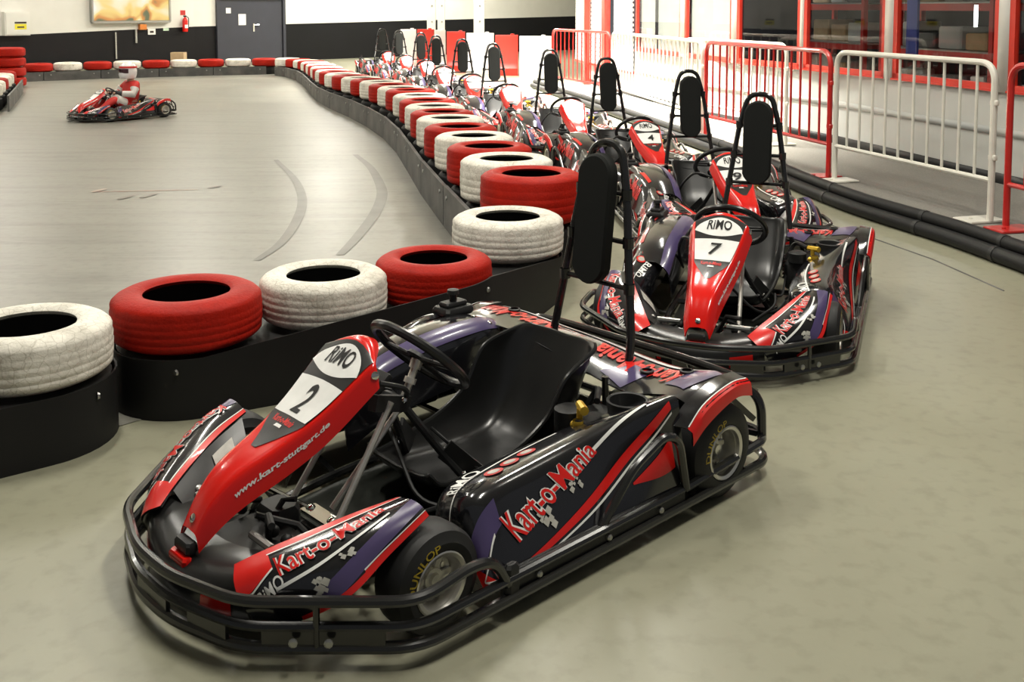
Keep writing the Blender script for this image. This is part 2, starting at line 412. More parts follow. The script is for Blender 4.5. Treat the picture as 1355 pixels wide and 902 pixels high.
    for s in (1,-1):
        for q in ((.13,.185,.14),(.16,.165,.17),(.12,.21,.11),(.09,.22,.09),(.36,.11,.455)): stud((q[0],(q[1]+.004)*s,q[2]), (.3,s,.3), .009, .010, M_chrome, K)
    # ---- number panel
    st = [(.395,.630,.118,.145,.060),(.44,.645,.130,.157,.065),(.50,.603,.128,.155,.075),(.65,.490,.104,.130,.082),(.77,.425,.082,.108,.085),(.91,.364,.060,.088,.085),(.985,.300,.046,.075,.070),(1.035,.222,.038,.058,.045)]
    G = []
    for k, (x,z,wi,wo,dr) in enumerate(st):
        bow = .055 if k < 3 else .03
        row = []
        for (y, dz, f) in ((-wo,-dr,1.12),(-(wi+wo)/2-.003,-dr*.45,1.08),(-wi,0,1),(-wi*.5,.004,.28),(0,.006,0),(wi*.5,.004,.28),(wi,0,1),((wi+wo)/2+.003,-dr*.45,1.08),(wo,-dr,1.12)):
            bx, bz = ((.075,.030),(.042,.040),(.012,.010))[k] if k < 3 else (0,0)
            row.append((x+bx*f, y, z+dz-bz*f))
        G.append(row)
    P = Surf(G); m = MB(); P.sheet(m, 36, 32, .005, 1)
    panel = m.build('number_panel', M_red, K, 40)
    um = lambda x: x
    # u: 0 top .. 1 nose ; v: .25 .. .75 is the flat middle
    m = MB(); P.patch(m, .20, .63, lambda t: .258+.02*t+ (max(0,t-.70)/.30)**1.5*.18, lambda t: .742-.02*t-(max(0,t-.70)/.30)**1.5*.18, off=.0022, nu=24, nv=6); m.build('black_decal', M_ink, panel)
    m = MB(); V = []; F = []
    for i in range(19):
        w_ = -1+2*i/18
        for j in range(7):
            k_ = 1-abs(w_)**2; uc = .325; u = uc-.088*k_+(.088+.030)*k_*j/6; v = .5+.243*w_; V.append(P.p(u,v)+P.nrm(u,v)*.0036)
    F = [(i*7+j, i*7+j+1, i*7+j+8, i*7+j+7) for i in range(18) for j in range(6)]; m.add(V, F); lp = m.build('logo_plate', M_white, panel)
    m = MB(); P.word(m, 'RiMO', [(.326,.375),(.326,.625),(.264,.612),(.264,.388)], off=.006, weight=.018); m.build('logo_lettering', M_ink, lp)
    m = MB(); P.quad(m, [(.492,.280),(.492,.720),(.368,.735),(.368,.265)], off=.0038); npl = m.build('number_plate', M_white, panel)
    m = MB(); P.word(m, '2', [(.476,.450),(.476,.560),(.382,.550),(.382,.440)], off=.006, shear=.15, weight=.015); m.build('number', M_ink, npl)
    m = MB(); P.word(m, 'Kart-o-Mania', [(.530,.365),(.530,.635),(.502,.645),(.502,.355)], off=.0045, weight=.02, mi=0)
    P.quad(m, [(.548,.45),(.548,.55),(.536,.54),(.536,.46)], off=.0045, mi=1); m.build('panel_lettering', [M_redline, M_white], panel)
    m = MB(); P.word(m, 'www.kart-stuttgart.de', [(.745,.912),(.42,.900),(.42,.845),(.745,.848)], off=.0022, weight=.03); m.build('web_lettering', M_white, panel)
    for (u, v) in ((.235,.86),(.235,.14),(.955,.5)): stud(P.p(u,v), P.nrm(u,v), .013, .007, M_chrome, panel)
    m = MB(); m.box((1.045,0,.185), (.035,.085,.035), bev=.008); m.build('nose_clip', M_black, panel)
    m = MB(); m.box((1.062,0,.150), (.03,.10,.035), bev=.008); m.build('nose_foot', M_red, panel)
    # ---- nose apron
    A_ = Surf([[(.86,-.26,.19),(.93,-.13,.185),(.95,0,.18),(.93,.13,.185),(.86,.26,.19)],
               [(.97,-.28,.20),(1.02,-.14,.175),(1.04,0,.165),(1.02,.14,.175),(.97,.28,.20)],
               [(1.02,-.30,.16),(1.075,-.15,.135),(1.095,0,.125),(1.075,.15,.135),(1.02,.30,.16)],
               [(1.02,-.31,.06),(1.085,-.15,.05),(1.105,0,.045),(1.085,.15,.05),(1.02,.31,.06)]])
    m = MB(); A_.sheet(m, 14, 18, .004, 1); m.build('nose_apron', M_seat, K, 60)
    for s in (1,-1):
        m = MB(); A_.patch(m, .74, .92, .5+s*.26, .5+s*.42, off=.003); m.build('red_decal', M_redline, K)
    # ---- front side fairings over the wheels
    def fairing(s):
        F_ = Surf([[mir(p,s) for p in row] for row in (
            [(1.015,.225,.205),(1.04,.27,.18),(1.04,.31,.14),(1.01,.33,.08)],
            [(.95,.265,.235),(.975,.335,.225),(.975,.39,.18),(.95,.415,.10)],
            [(.86,.315,.268),(.875,.40,.265),(.875,.475,.235),(.86,.53,.18)],
            [(.74,.375,.305),(.745,.455,.315),(.745,.52,.30),(.74,.55,.26)],
            [(.62,.425,.33),(.62,.475,.345),(.62,.53,.345),(.615,.558,.325)])])
        fl = -s; m = MB(); F_.sheet(m, 24, 12, .005, fl)
        fo = m.build('front_fairing', M_gloss, K, 60)
        m = MB(); F_.patch(m, 0, .27, 0, lambda t: .56-.30*max(0,t-.30), fl, nu=12, nv=6)
        F_.patch(m, .27, 1, 0, .10, fl, nu=16)
        F_.patch(m, .30, 1.0, lambda t: .96-.10*t, 1.0, fl, nu=16); F_.patch(m, .62, 1, lambda t: .90-.06*t, 1, fl, off=.002, nu=12)
        m.build('red_decal', M_redline, fo)
        m = MB(); F_.patch(m, .26, 1, .105, .125, fl, off=.003, nu=16); F_.patch(m, .02, .27, lambda t:.56-.30*max(0,t-.30), lambda t:.585-.30*max(0,t-.30), fl, off=.0035); F_.patch(m, .62, 1, lambda t: .875-.06*t, lambda t: .895-.06*t, fl, off=.003)
        F_.patch(m, .24, .86, lambda t: .60-.20*t, lambda t: .64-.21*t, fl, off=.003, nu=16)
        m.build('white_line', M_white, fo)
        m = MB(); F_.patch(m, .40, 1.0, lambda t: .80-.40*t, lambda t: .97-.24*t, fl, off=.0022, nu=16); m.build('purple_decal', M_purple, fo)
        m = MB(); q = [(.29,.50),(.86,.33),(.86,.15),(.29,.24)]
        if s < 0: q = [(.92,.62),(.30,.62),(.30,.36),(.92,.36)]
        F_.word(m, 'Kart-o-Mania', q, fl, off=.0042, weight=.05); m.build('lettering_outline', M_white, fo)
        m = MB(); F_.word(m, 'Kart-o-Mania', q, fl, off=.0058, weight=.008); m.build('lettering', M_redline, fo)
        m = MB(); q = [(.035,.93),(.21,.75),(.20,.60),(.05,.75)]
        q = [(.115,.76),(.30,.60),(.29,.45),(.125,.59)]
        if s < 0: q = [q[1], q[0], q[3], q[2]]
        F_.word(m, 'RiMO', q, fl, off=.0045, weight=.015); m.build('logo_lettering', M_white, fo)
        for (u, v, a) in ((.45,.76,.055),(.60,.62,.040)):   # pale splashes in the artwork
            m = MB()
            for k in range(9):
                du, dv = random.uniform(-.8,.8)*a, random.uniform(-1.6,1.6)*a; b_ = a*random.uniform(.35,.75)
                F_.quad(m, [(u+du-b_*.5,v+dv-b_*.3),(u+du+b_*.2,v+dv-b_*1.3),(u+du+b_*.6,v+dv),(u+du,v+dv+b_*1.3)], fl, off=.0034+.0002*k, n=2)
            m.build('pale_decal', M_grey, fo)
        return F_
    for s in (1,-1): fairing(s)
    for s in (1,-1):
        W_ = Surf([[mir(p,s) for p in row] for row in ([(.96,.265,.228),(.945,.215,.185),(.93,.175,.14)],[(.80,.345,.285),(.80,.285,.235),(.80,.225,.165)],[(.64,.415,.320),(.66,.345,.260),(.67,.275,.18)])])
        m = MB(); W_.sheet(m, 8, 6, .004, s); sf = m.build('side_flap', M_seat, K, 60)
        if s < 0:
            m = MB(); W_.quad(m, [(.48,.75),(.80,.72),(.80,.20),(.50,.22)], s, off=.004); m.build('data_plate', M_grey, sf)
        stud(W_.p(.22,.5), W_.nrm(.22,.5,s), .012, .008, M_steel, sf)
    # ---- left side pod
    def pod(s):
        rows = []
        for (x, yi, zi, yt, zt, yo, zo) in ((.455,.40,.10,.47,.17,.60,.075),(.44,.37,.20,.495,.265,.635,.075),(.375,.335,.245,.515,.300,.645,.075),(.20,.315,.255,.510,.312,.650,.075),(.0,.315,.265,.512,.330,.652,.08),(-.16,.335,.28,.535,.360,.652,.085),(-.30,.40,.31,.575,.385,.650,.095),(-.405,.44,.33,.60,.40,.645,.15)):
            if s < 0: zi += .10*max(0,1-abs(x+.05)/.5); zt += .10*max(0,1-abs(x+.10)/.5); yi += .06; 
            rows.append([mir(p,s) for p in ((x,yi-.005,zi-.10),(x,yi,zi),(x,(yi+yt)/2,(zi+zt)/2+.014),(x,yt,zt),(x,yt*.62+yo*.38,zt*.62+zo*.38+.014),(x,yt*.25+yo*.75,zt*.25+zo*.75+.012),(x,yo,zo))])
        P_ = Surf(rows); fl = -s; m = MB(); P_.sheet(m, 30, 24, .006, fl)
        po = m.build('side_pod', M_gloss, K, 60)
        # front closing face
        m = MB(); q = [P_.p(0, v/12) for v in range(13)]; m.add(q+[mir((.44,.42,.07),s)], [(i, i+1, 13) if s > 0 else (13, i+1, i) for i in range(12)]); m.build('pod_nose', M_gloss, po)
        V = {}
        m = MB(); P_.patch(m, .30, .95, lambda t: .93-.42*t, lambda t: min(1.0,.965-.40*t), fl, nu=24)
        P_.patch(m, .0, .24, lambda t: .80+.18*t, .99, fl); P_.patch(m, .72, .93, lambda t: .80-.10*t, lambda t: .81+.05*t, fl)
        m.build('red_decal', M_redline, po)
        m = MB(); P_.patch(m, .30, .95, lambda t: min(1.0,.980-.40*t), lambda t: min(1.0,.992-.40*t), fl, off=.003, nu=24)
        P_.patch(m, .02, .62, lambda t: .40-.13*math.sin(t*1.5), lambda t: .412-.13*math.sin(t*1.5), fl, off=.003, nu=20)
        P_.patch(m, .06, .26, lambda t: .93-.22*t, lambda t: .945-.22*t, fl, off=.003)
        P_.patch(m, .06, .24, lambda t: .93, lambda t: .945, fl, off=.003); P_.patch(m, .56, .86, lambda t: .60-.16*t, lambda t: .62-.16*t, fl, off=.003, nu=14)
        m.build('white_line', M_white, po)
        m = MB(); P_.patch(m, .0, .30, lambda t: .72-.16*t, lambda t: .93-.24*t, fl, off=.002); P_.patch(m, .0, .06, .05, .32, fl); m.build('purple_decal', M_purple, po)
        q = [(.335,.80),(.625,.60),(.60,.515),(.295,.66)]
        if s < 0: q = [(.62,.64),(.33,.84),(.29,.70),(.60,.54)]
        m = MB(); P_.word(m, 'Kart-o-Mania', q, fl, off=.0042, weight=.05); m.build('lettering_outline', M_white, po)
        m = MB(); P_.word(m, 'Kart-o-Mania', q, fl, off=.0058, weight=.008); m.build('lettering', M_redline, po)
        q = [(.22,.355),(.37,.315),(.36,.235),(.21,.27)]
        if s < 0: q = [q[1],q[0],q[3],q[2]]
        m = MB(); P_.word(m, 'RiMO', q, fl, off=.004, weight=.015); m.build('logo_lettering', M_white, po)
        m = MB(); md = MB()
        for k, u in enumerate((.37,.43,.49)):
            v = .385-.02*k
            for (ra, mi_, of) in ((.034,0,.003),(.022,1,.0042)):
                cen = P_.p(u, v); nn = P_.nrm(u, v, fl); a1 = (P_.p(u+.02,v)-cen).normalized(); b1 = nn.cross(a1)
                ring = [cen+nn*of+(a1*math.cos(t*PI/8)*ra+b1*math.sin(t*PI/8)*ra*.8) for t in range(16)]
                m.add(ring, [tuple(range(16)) if s > 0 else tuple(range(16))], mi_)
        m.build('round_sticker', [M_redline, M_grey], po)
        for (u, v, a) in ((.43,.765,.026),(.53,.68,.018)):
            m = MB()
            for k in range(9):
                du, dv = random.uniform(-.9,.9)*a, random.uniform(-1.5,1.5)*a; b_ = a*random.uniform(.4,.8)
                P_.quad(m, [(u+du-b_*.5,v+dv-b_*.3),(u+du+b_*.2,v+dv-b_*1.2),(u+du+b_*.6,v+dv),(u+du,v+dv+b_*1.2)], fl, off=.0034+.0002*k, n=2)
            m.build('pale_decal', M_grey, po)
        return P_
    pod(1); pod(-1)
    # purple edged engine cover beside the seat on the right
    C = Surf([[(.30,-.29,.14),(.31,-.31,.27),(.29,-.40,.33),(.27,-.52,.29),(.26,-.62,.16)],
              [(.16,-.285,.20),(.16,-.305,.37),(.14,-.41,.41),(.12,-.54,.36),(.11,-.635,.18)],
              [(-.08,-.285,.24),(-.08,-.305,.42),(-.10,-.42,.455),(-.11,-.56,.40),(-.11,-.64,.20)],
              [(-.34,-.29,.26),(-.35,-.32,.43),(-.36,-.44,.455),(-.36,-.57,.41),(-.36,-.64,.22)],
              [(-.48,-.32,.26),(-.50,-.36,.40),(-.50,-.46,.42),(-.50,-.58,.39),(-.50,-.64,.24)]])
    m = MB(); C.sheet(m, 20, 18, .006, 1); ec = m.build('engine_cover', M_gloss, K, 60)
    m = MB(); C.patch(m, .0, .95, .24, .40, 1, nu=20, nv=4); m.build('purple_decal', M_purple, ec)
    m = MB(); C.patch(m, .25, .92, .66, .70, 1, off=.003, nu=20); m.build('red_decal', M_redline, ec)
    m = MB(); C.word(m, 'Kart-o-Mania', [(.80,.92),(.25,.92),(.25,.76),(.80,.76)], 1, off=.004, weight=.03); m.build('lettering', M_redline, ec)
    m = MB(); m.box((-.40,-.55,.452), (.15,.11,.035), bev=.012); m.box((-.40,-.55,.478), (.11,.06,.02), bev=.006); m.lathe([(.016,0),(.016,.03),(.026,.034),(.024,.05),(0,.052)], 14, (-.40,-.55,.485), 'z')
    m.build('lid', M_black, ec)
    for (u,v) in ((.80,.45),(.86,.30)): stud(C.p(u,v), C.nrm(u,v), .011, .006, M_chrome, ec)
    # ---- rear deck behind the seat
    D = Surf([[(-.455,y,z) for y,z in ((-.66,.33),(-.60,.385),(-.45,.415),(-.24,.42),(0,.385),(.22,.345),(.36,.335),(.54,.375),(.66,.345))],
              [(-.56,y,z) for y,z in ((-.675,.37),(-.61,.405),(-.45,.42),(-.24,.415),(0,.40),(.22,.365),(.38,.36),(.56,.40),(.675,.385))],
              [(-.70,y,z) for y,z in ((-.675,.37),(-.61,.395),(-.45,.405),(-.24,.395),(0,.385),(.22,.365),(.38,.365),(.56,.40),(.675,.39))],
              [(-.80,y,z) for y,z in ((-.66,.32),(-.60,.35),(-.45,.355),(-.24,.345),(0,.34),(.22,.33),(.38,.335),(.56,.36),(.66,.34))]])
    m = MB(); D.sheet(m, 12, 40, .006, -1); dk = m.build('rear_deck', M_gloss, K, 60)
    m = MB(); D.word(m, 'Kart-o-Mania', [(.60,.80),(.60,.52),(.30,.54),(.30,.80)], -1, off=.004, weight=.03); m.build('lettering', M_redline, dk)
    m = MB(); D.word(m, 'Kart-o-Mania', [(.60,.40),(.60,.14),(.30,.14),(.30,.40)], -1, off=.004, weight=.03); m.build('lettering', M_redline, dk)
    m = MB(); D.quad(m, [(.12,.60),(.45,.63),(.55,.72),(.02,.70)], -1, off=.003); m.build('purple_decal', M_purple, dk)
    m = MB(); D.quad(m, [(.25,.80),(.75,.82),(.62,.90),(.15,.88)], -1, off=.003); m.build('purple_decal', M_purple, dk)
    m = MB(); D.patch(m, .66, .76, .16, .86, -1, off=.003, nu=4, nv=30); m.build('white_line', M_white, dk)
    m = MB(); D.patch(m, .80, .90, .12, .90, -1, off=.003, nu=4, nv=30); m.build('red_decal', M_redline, dk)
    for (u,v) in ((.55,.80),(.42,.70),(.55,.25)):
        m = MB(); q = D.p(u,v)+Vector((0,0,.004)); m.lathe([(.012,0),(.026,0),(.026,.008),(.018,.010)], 16, tuple(q), 'z'); m.build('grommet', M_black, dk)
    for s in (1,-1):   # wheel arch lips
        m = MB(); L_ = Surf([[(-.37,.60*s,.315),(-.40,.665*s,.305),(-.40,.675*s,.255)],[(-.47,.60*s,.375),(-.48,.672*s,.37),(-.475,.684*s,.315)],[(-.62,.60*s,.412),(-.62,.675*s,.405),(-.62,.686*s,.362)],[(-.72,.60*s,.41),(-.725,.67*s,.395),(-.725,.682*s,.345)]])
        L_.sheet(m, 12, 8, .006, -s); wa = m.build('wheel_arch', M_gloss, K, 60)
        m = MB(); L_.patch(m, .0, 1, .40, 1.0, -s, off=.002); m.build('red_decal', M_redline, wa)
        m = MB(); L_.patch(m, .02, .98, .385, .415, -s, off=.003); m.build('white_line', M_white, wa)
        m = MB(); m.bar((-.86,.60*s,.20),(-.76,.56*s,.30), .02, .02); m.bar((-.88,.60*s,.14),(-.72,.52*s,.20), .02, .02); m.build('rear_stay', M_tube, K)
    # ---- engine, tank cup, fuel valve on the left
    m = MB(); m.box((-.30,.30,.20), (.24,.14,.16), bev=.02); m.lathe([(.0,.0),(.05,0),(.05,.05),(.03,.06),(0,.06)], 16, (-.20,.30,.28), 'z')
    for k in range(6): m.box((-.42,.27,.14+k*.022), (.12,.14,.008))
    m.tube(rounded([(-.36,.22,.25),(-.40,.26,.35),(-.30,.34,.34)], .05, 4), .012, 8)
    m.build('engine', mat('dark engine casting', (.06,.06,.06), .45, .7, .4, noise=(12,(.03,.03,.03),1)), K)
    m = MB(); m.lathe([(.0,.0),(.055,0),(.062,.10),(.068,.104),(.072,.10),(.060,-.01)], 24, (-.315,.465,.275), 'z'); m.lathe([(0,.012),(.03,.012),(.034,.0)], 16, (-.315,.465,.278), 'z'); m.build('cup', M_black, K)
    m = MB(); m.box((-.20,.41,.305), (.12,.09,.05), bev=.012); m.build('valve_block', M_black, K)
    m = MB(); m.tube([(-.165,.385,.30),(-.165,.385,.365)], .011, 8); m.tube([(-.19,.36,.365),(-.15,.42,.368)], [.014,.016], 8); m.lathe([(.018,-.01),(.02,0),(.018,.01)], 10, (-.14,.40,.325), 'z'); m.ball((-.15,.375,.31), .015, 6)
    m.build('fuel_valve', M_brass, K)
    for pts_, r_ in (([(-.16,.38,.29),(-.02,.36,.20),(.05,.26,.12),(-.10,.27,.10)],.006),([(.20,.05,.30),(.10,.20,.16),(.02,.25,.13),(-.20,.24,.2)],.006),
                     ([(.42,-.12,.47),(.35,-.22,.50),(.22,-.28,.40),(.05,-.29,.25)],.009),([(.40,.15,.09),(.20,.24,.13),(.08,.22,.16)],.007),([(.30,-.05,.30),(.34,.16,.12),(.20,.25,.10),(.05,.27,.12)],.007)):
        m = MB(); m.tube(rounded(pts_, .08, 6), r_, 7); m.build('cable', M_black, K)
    return K
KART = make_kart()

# ================================================================== THE HALL
def struct(name, mb, m, smooth=None): return tag(mb.build(name, m, None, smooth), kind='structure')
def plain(name, col, rough=.6, **k): return mat(name, col, rough, 0, **k)
M_wallw = plain('white painted wall', (.72,.71,.66), .6, noise=(1.5,(.66,.65,.60),1))
M_dado  = plain('black painted dado', (.007,.007,.009), .42, spec=.25, noise=(.8,(.005,.005,.0065),1))
M_pale  = plain('pale grey render', (.52,.53,.50), .6, noise=(2,(.48,.49,.46),1))
M_wred  = mat('red window paint', (.62,.035,.018), .35, 0, .5, .2, noise=(5,(.55,.03,.015),1))
M_bwhite= mat('white barrier paint', (.74,.72,.64), .4, 0, .5, .2, noise=(7,(.66,.64,.56),1))
M_bred  = mat('red barrier paint', (.52,.020,.016), .35, 0, .5, .3, noise=(7,(.46,.016,.013),1))
M_rubber= mat('black rubber', (.013,.013,.013), .55, 0, .25, noise=(3,(.011,.011,.011),1), bump=(40,.1,.003))
M_board = mat('scuffed grey belting', (.14,.135,.125), .6, 0, .4, noise=(3,(.06,.06,.058),1), bump=(25,.3,.004))
M_carpet= mat('grey carpet', (.25,.24,.215), .95, 0, .1, noise=(60,(.20,.19,.17),1), bump=(300,.5,.003))
M_door  = mat('dark grey door paint', (.045,.047,.062), .4, 0, .4, noise=(2,(.040,.042,.055),1))
M_dark  = mat('dark interior paint', (.03,.03,.034), .7, noise=(2,(.02,.02,.024),1))

def paint(name, col, wear, scale, amount, dirt):
    """paint worn off a tyre in cracks and along the tread"""
    m = bpy.data.materials.new(name); m.use_nodes = True; nt = m.node_tree; b = nt.nodes['Principled BSDF']; N = nt.nodes.new; L = nt.links.new
    tc = N('ShaderNodeTexCoord')
    oi = N('ShaderNodeObjectInfo'); add = N('ShaderNodeVectorMath'); add.operation = 'ADD'
    sc = N('ShaderNodeVectorMath'); sc.operation = 'SCALE'; sc.inputs['Scale'].default_value = 20
    cx = N('ShaderNodeCombineXYZ'); L(oi.outputs['Random'], cx.inputs[0]); L(oi.outputs['Random'], cx.inputs[1]); L(cx.outputs[0], sc.inputs[0])
    L(tc.outputs['Object'], add.inputs[0]); L(sc.outputs[0], add.inputs[1])
    n1 = N('ShaderNodeTexNoise'); n1.inputs['Scale'].default_value = scale; n1.inputs['Detail'].default_value = 8; n1.inputs['Roughness'].default_value = .7; L(add.outputs[0], n1.inputs['Vector'])
    r1 = N('ShaderNodeValToRGB'); r1.color_ramp.elements[0].position = .30; r1.color_ramp.elements[1].position = .30+amount; r1.color_ramp.elements[0].color = (*wear,1); r1.color_ramp.elements[1].color = (*col,1); L(n1.outputs['Fac'], r1.inputs['Fac'])
    v = N('ShaderNodeTexVoronoi'); v.feature = 'DISTANCE_TO_EDGE'; v.inputs['Scale'].default_value = 26; L(add.outputs[0], v.inputs['Vector'])
    r2 = N('ShaderNodeValToRGB'); r2.color_ramp.elements[0].position = 0; r2.color_ramp.elements[1].position = .05; r2.color_ramp.elements[0].color = (*dirt,1); r2.color_ramp.elements[1].color = (1,1,1,1); L(v.outputs['Distance'], r2.inputs['Fac'])
    mx = N('ShaderNodeMix'); mx.data_type = 'RGBA'; mx.blend_type = 'MULTIPLY'; mx.inputs[0].default_value = .55; L(r1.outputs['Color'], mx.inputs[6]); L(r2.outputs['Color'], mx.inputs[7]); L(mx.outputs[2], b.inputs['Base Color'])
    b.inputs['Roughness'].default_value = .55; b.inputs['Specular IOR Level'].default_value = .15
    n2 = N('ShaderNodeTexNoise'); n2.inputs['Scale'].default_value = 70; n2.inputs['Detail'].default_value = 5; L(add.outputs[0], n2.inputs['Vector'])
    bp = N('ShaderNodeBump'); bp.inputs['Strength'].default_value = .45; bp.inputs['Distance'].default_value = .006; L(n2.outputs['Fac'], bp.inputs['Height']); L(bp.outputs['Normal'], b.inputs['Normal'])
    return m
M_tw = paint('white tyre paint', (.80,.77,.68), (.50,.47,.40), 6, .28, (.45,.42,.36))
M_tr = paint('red tyre paint', (.40,.012,.004), (.29,.009,.004), 6, .3, (.75,.7,.7))

# ---- floor
def floor_mat(name, col, dark, rough, skid=False):
    m = bpy.data.materials.new(name); m.use_nodes = True; nt = m.node_tree; b = nt.nodes['Principled BSDF']; N = nt.nodes.new; L = nt.links.new
    tc = N('ShaderNodeTexCoord')
    n1 = N('ShaderNodeTexNoise'); n1.inputs['Scale'].default_value = .7; n1.inputs['Detail'].default_value = 9; n1.inputs['Roughness'].default_value = .62; L(tc.outputs['Object'], n1.inputs['Vector'])
    r1 = N('ShaderNodeValToRGB'); r1.color_ramp.elements[0].position = .32; r1.color_ramp.elements[1].position = .62; r1.color_ramp.elements[0].color = (*dark,1); r1.color_ramp.elements[1].color = (*col,1); L(n1.outputs['Fac'], r1.inputs['Fac'])
    n3 = N('ShaderNodeTexNoise'); n3.inputs['Scale'].default_value = 14; n3.inputs['Detail'].default_value = 6; L(tc.outputs['Object'], n3.inputs['Vector'])
    r3 = N('ShaderNodeValToRGB'); r3.color_ramp.elements[0].position = .3; r3.color_ramp.elements[1].position = .5; r3.color_ramp.elements[0].color = (.86,.86,.85,1); r3.color_ramp.elements[1].color = (1,1,1,1); L(n3.outputs['Fac'], r3.inputs['Fac'])
    mx = N('ShaderNodeMix'); mx.data_type = 'RGBA'; mx.blend_type = 'MULTIPLY'; mx.inputs[0].default_value = 1; L(r1.outputs['Color'], mx.inputs[6]); L(r3.outputs['Color'], mx.inputs[7]); last = mx.outputs[2]
    if skid:   # long streaks of rubber left by the karts
        mp = N('ShaderNodeMapping'); mp.inputs['Rotation'].default_value = (0,0,R(28)); mp.inputs['Scale'].default_value = (.35,3.2,1); L(tc.outputs['Object'], mp.inputs['Vector'])
        n4 = N('ShaderNodeTexNoise'); n4.inputs['Scale'].default_value = 1.6; n4.inputs['Detail'].default_value = 7; n4.inputs['Roughness'].default_value = .7; n4.inputs['Distortion'].default_value = .6; L(mp.outputs[0], n4.inputs['Vector'])
        r4 = N('ShaderNodeValToRGB'); r4.color_ramp.elements[0].position = .34; r4.color_ramp.elements[1].position = .52; r4.color_ramp.elements[0].color = (.76,.75,.74,1); r4.color_ramp.elements[1].color = (1,1,1,1); L(n4.outputs['Fac'], r4.inputs['Fac'])
        m2 = N('ShaderNodeMix'); m2.data_type = 'RGBA'; m2.blend_type = 'MULTIPLY'; m2.inputs[0].default_value = 1; L(last, m2.inputs[6]); L(r4.outputs['Color'], m2.inputs[7]); last = m2.outputs[2]
    L(last, b.inputs['Base Color'])
    rr = N('ShaderNodeMapRange'); rr.inputs[3].default_value = rough-.07; rr.inputs[4].default_value = rough+.10; L(n1.outputs['Fac'], rr.inputs[0]); L(rr.outputs[0], b.inputs['Roughness'])
    bp = N('ShaderNodeBump'); bp.inputs['Strength'].default_value = .08; bp.inputs['Distance'].default_value = .004; L(n3.outputs['Fac'], bp.inputs['Height']); L(bp.outputs['Normal'], b.inputs['Normal'])
    b.inputs['Specular IOR Level'].default_value = .5
    return m
M_pit = floor_mat('worn floor coating with greenish lamp tint', (.285,.279,.200), (.238,.233,.166), .34)  # greenish cast of the lamps is put into this floor colour
M_trk = floor_mat('worn grey floor coating', (.225,.219,.186), (.180,.174,.149), .36, True)
CEN = [(-3.2,3.0),(-2.45,3.35),(-1.84,3.86),(-1.384,4.326),(-.855,4.599),(-.39,4.894),(-.02,5.41),(.08,6.35),(.0,7.0)]
pit = [(-2.6,-1),(9,-1),(9,30),(3.5,50),(-8,50),(-9,32)]
track_edge = [(-3.2,3.0),(-1.84,3.86),(-1.384,4.326),(-.855,4.599),(-.39,4.894),(-.05,5.5),(.0,6.4),(-.15,7.3),(-.6,9.2),(-1.2,12.2),(-2.1,16.0),(-3.9,23.0),(-5.3,26.3)]
m = MB(); m.add([(-20,-3,0),(14,-3,0),(14,60,0),(-20,60,0)], [(0,1,2,3)]); struct('floor', m, M_pit)
m = MB(); P_ = [(-20,2.0),(-3.6,2.0)]+track_edge+[(-6.3,26.6),(-8.8,25.9),(-11.6,24.6),(-20,20)]
m.add([(x,y,.003) for x,y in P_], [tuple(range(len(P_)))]); struct('floor_track', m, M_trk)

# ---- belts under the tyres
def offset_path(pts, d):
    out = []
    for i, p in enumerate(pts):
        a = Vector(pts[max(i-1,0)]); b = Vector(pts[min(i+1,len(pts)-1)]); t = (b-a).normalized(); out.append((p[0]-t.y*d, p[1]+t.x*d))
    return out
def hull(points):
    P = sorted(set(points))
    def half(Q):
        h = []
        for p in Q:
            while len(h) >= 2 and (h[-1][0]-h[-2][0])*(p[1]-h[-2][1])-(h[-1][1]-h[-2][1])*(p[0]-h[-2][0]) <= 0: h.pop()
            h.append(p)
        return h
    a = half(P); b = half(P[::-1]); return a[:-1]+b[:-1]
def belt(centres, r, h, label, m_=None, rise=None):
    pts = hull([(x+r*math.cos(2*PI*k/40), y+r*math.sin(2*PI*k/40)) for x, y in centres for k in range(40)])
    o = empty('tyre_wall_base', (centres[0][0], centres[0][1], 0)); tag(o, label, 'barrier', 'belted bases of the tyre wall')
    ox, oy = centres[0]; n = len(pts)
    m = MB(); cxm = sum(p[0] for p in pts)/n; cym = sum(p[1] for p in pts)/n
    V = []; F = []
    rings = [(1,0),(1,h),(.985,h),(.985,h-.02)]
    for f, z in rings:
        for x, y in pts:
            zz = z+(rise(x,y) if (rise and z > 0) else 0)
            dx, dy = x-cxm, y-cym; L = math.hypot(dx,dy); k = 1-(1-f)*.6/L if L else 1
            V.append((cxm+dx*k-ox, cym+dy*k-oy, zz))
    for l in range(3):
        for i in range(n): j = (i+1) % n; F.append((l*n+i, l*n+j, (l+1)*n+j, (l+1)*n+i))
    m.add(V, F); m.build('rubber_belt', m_ or M_rubber, o, 40)
    m = MB(); m.prism([(x-ox,y-oy) for x, y in [(cxm+(x-cxm)*.98, cym+(y-cym)*.98) for x, y in pts]], .005, h-.012); m.build('deck', M_black, o, 40)
    for i in range(3, n, max(1, n//5)):
        x, y = pts[i]; dx, dy = x-cxm, y-cym; L = math.hypot(dx,dy); d = Vector((dx/L,dy/L,0)); zb = h-.05+(rise(x,y) if rise else 0)
        m = MB(); m.tube([Vector((x-ox,y-oy,zb)), Vector((x-ox,y-oy,zb))+d*.008], [.014,.010], 8); m.build('bolt', M_steel, o)
    return o

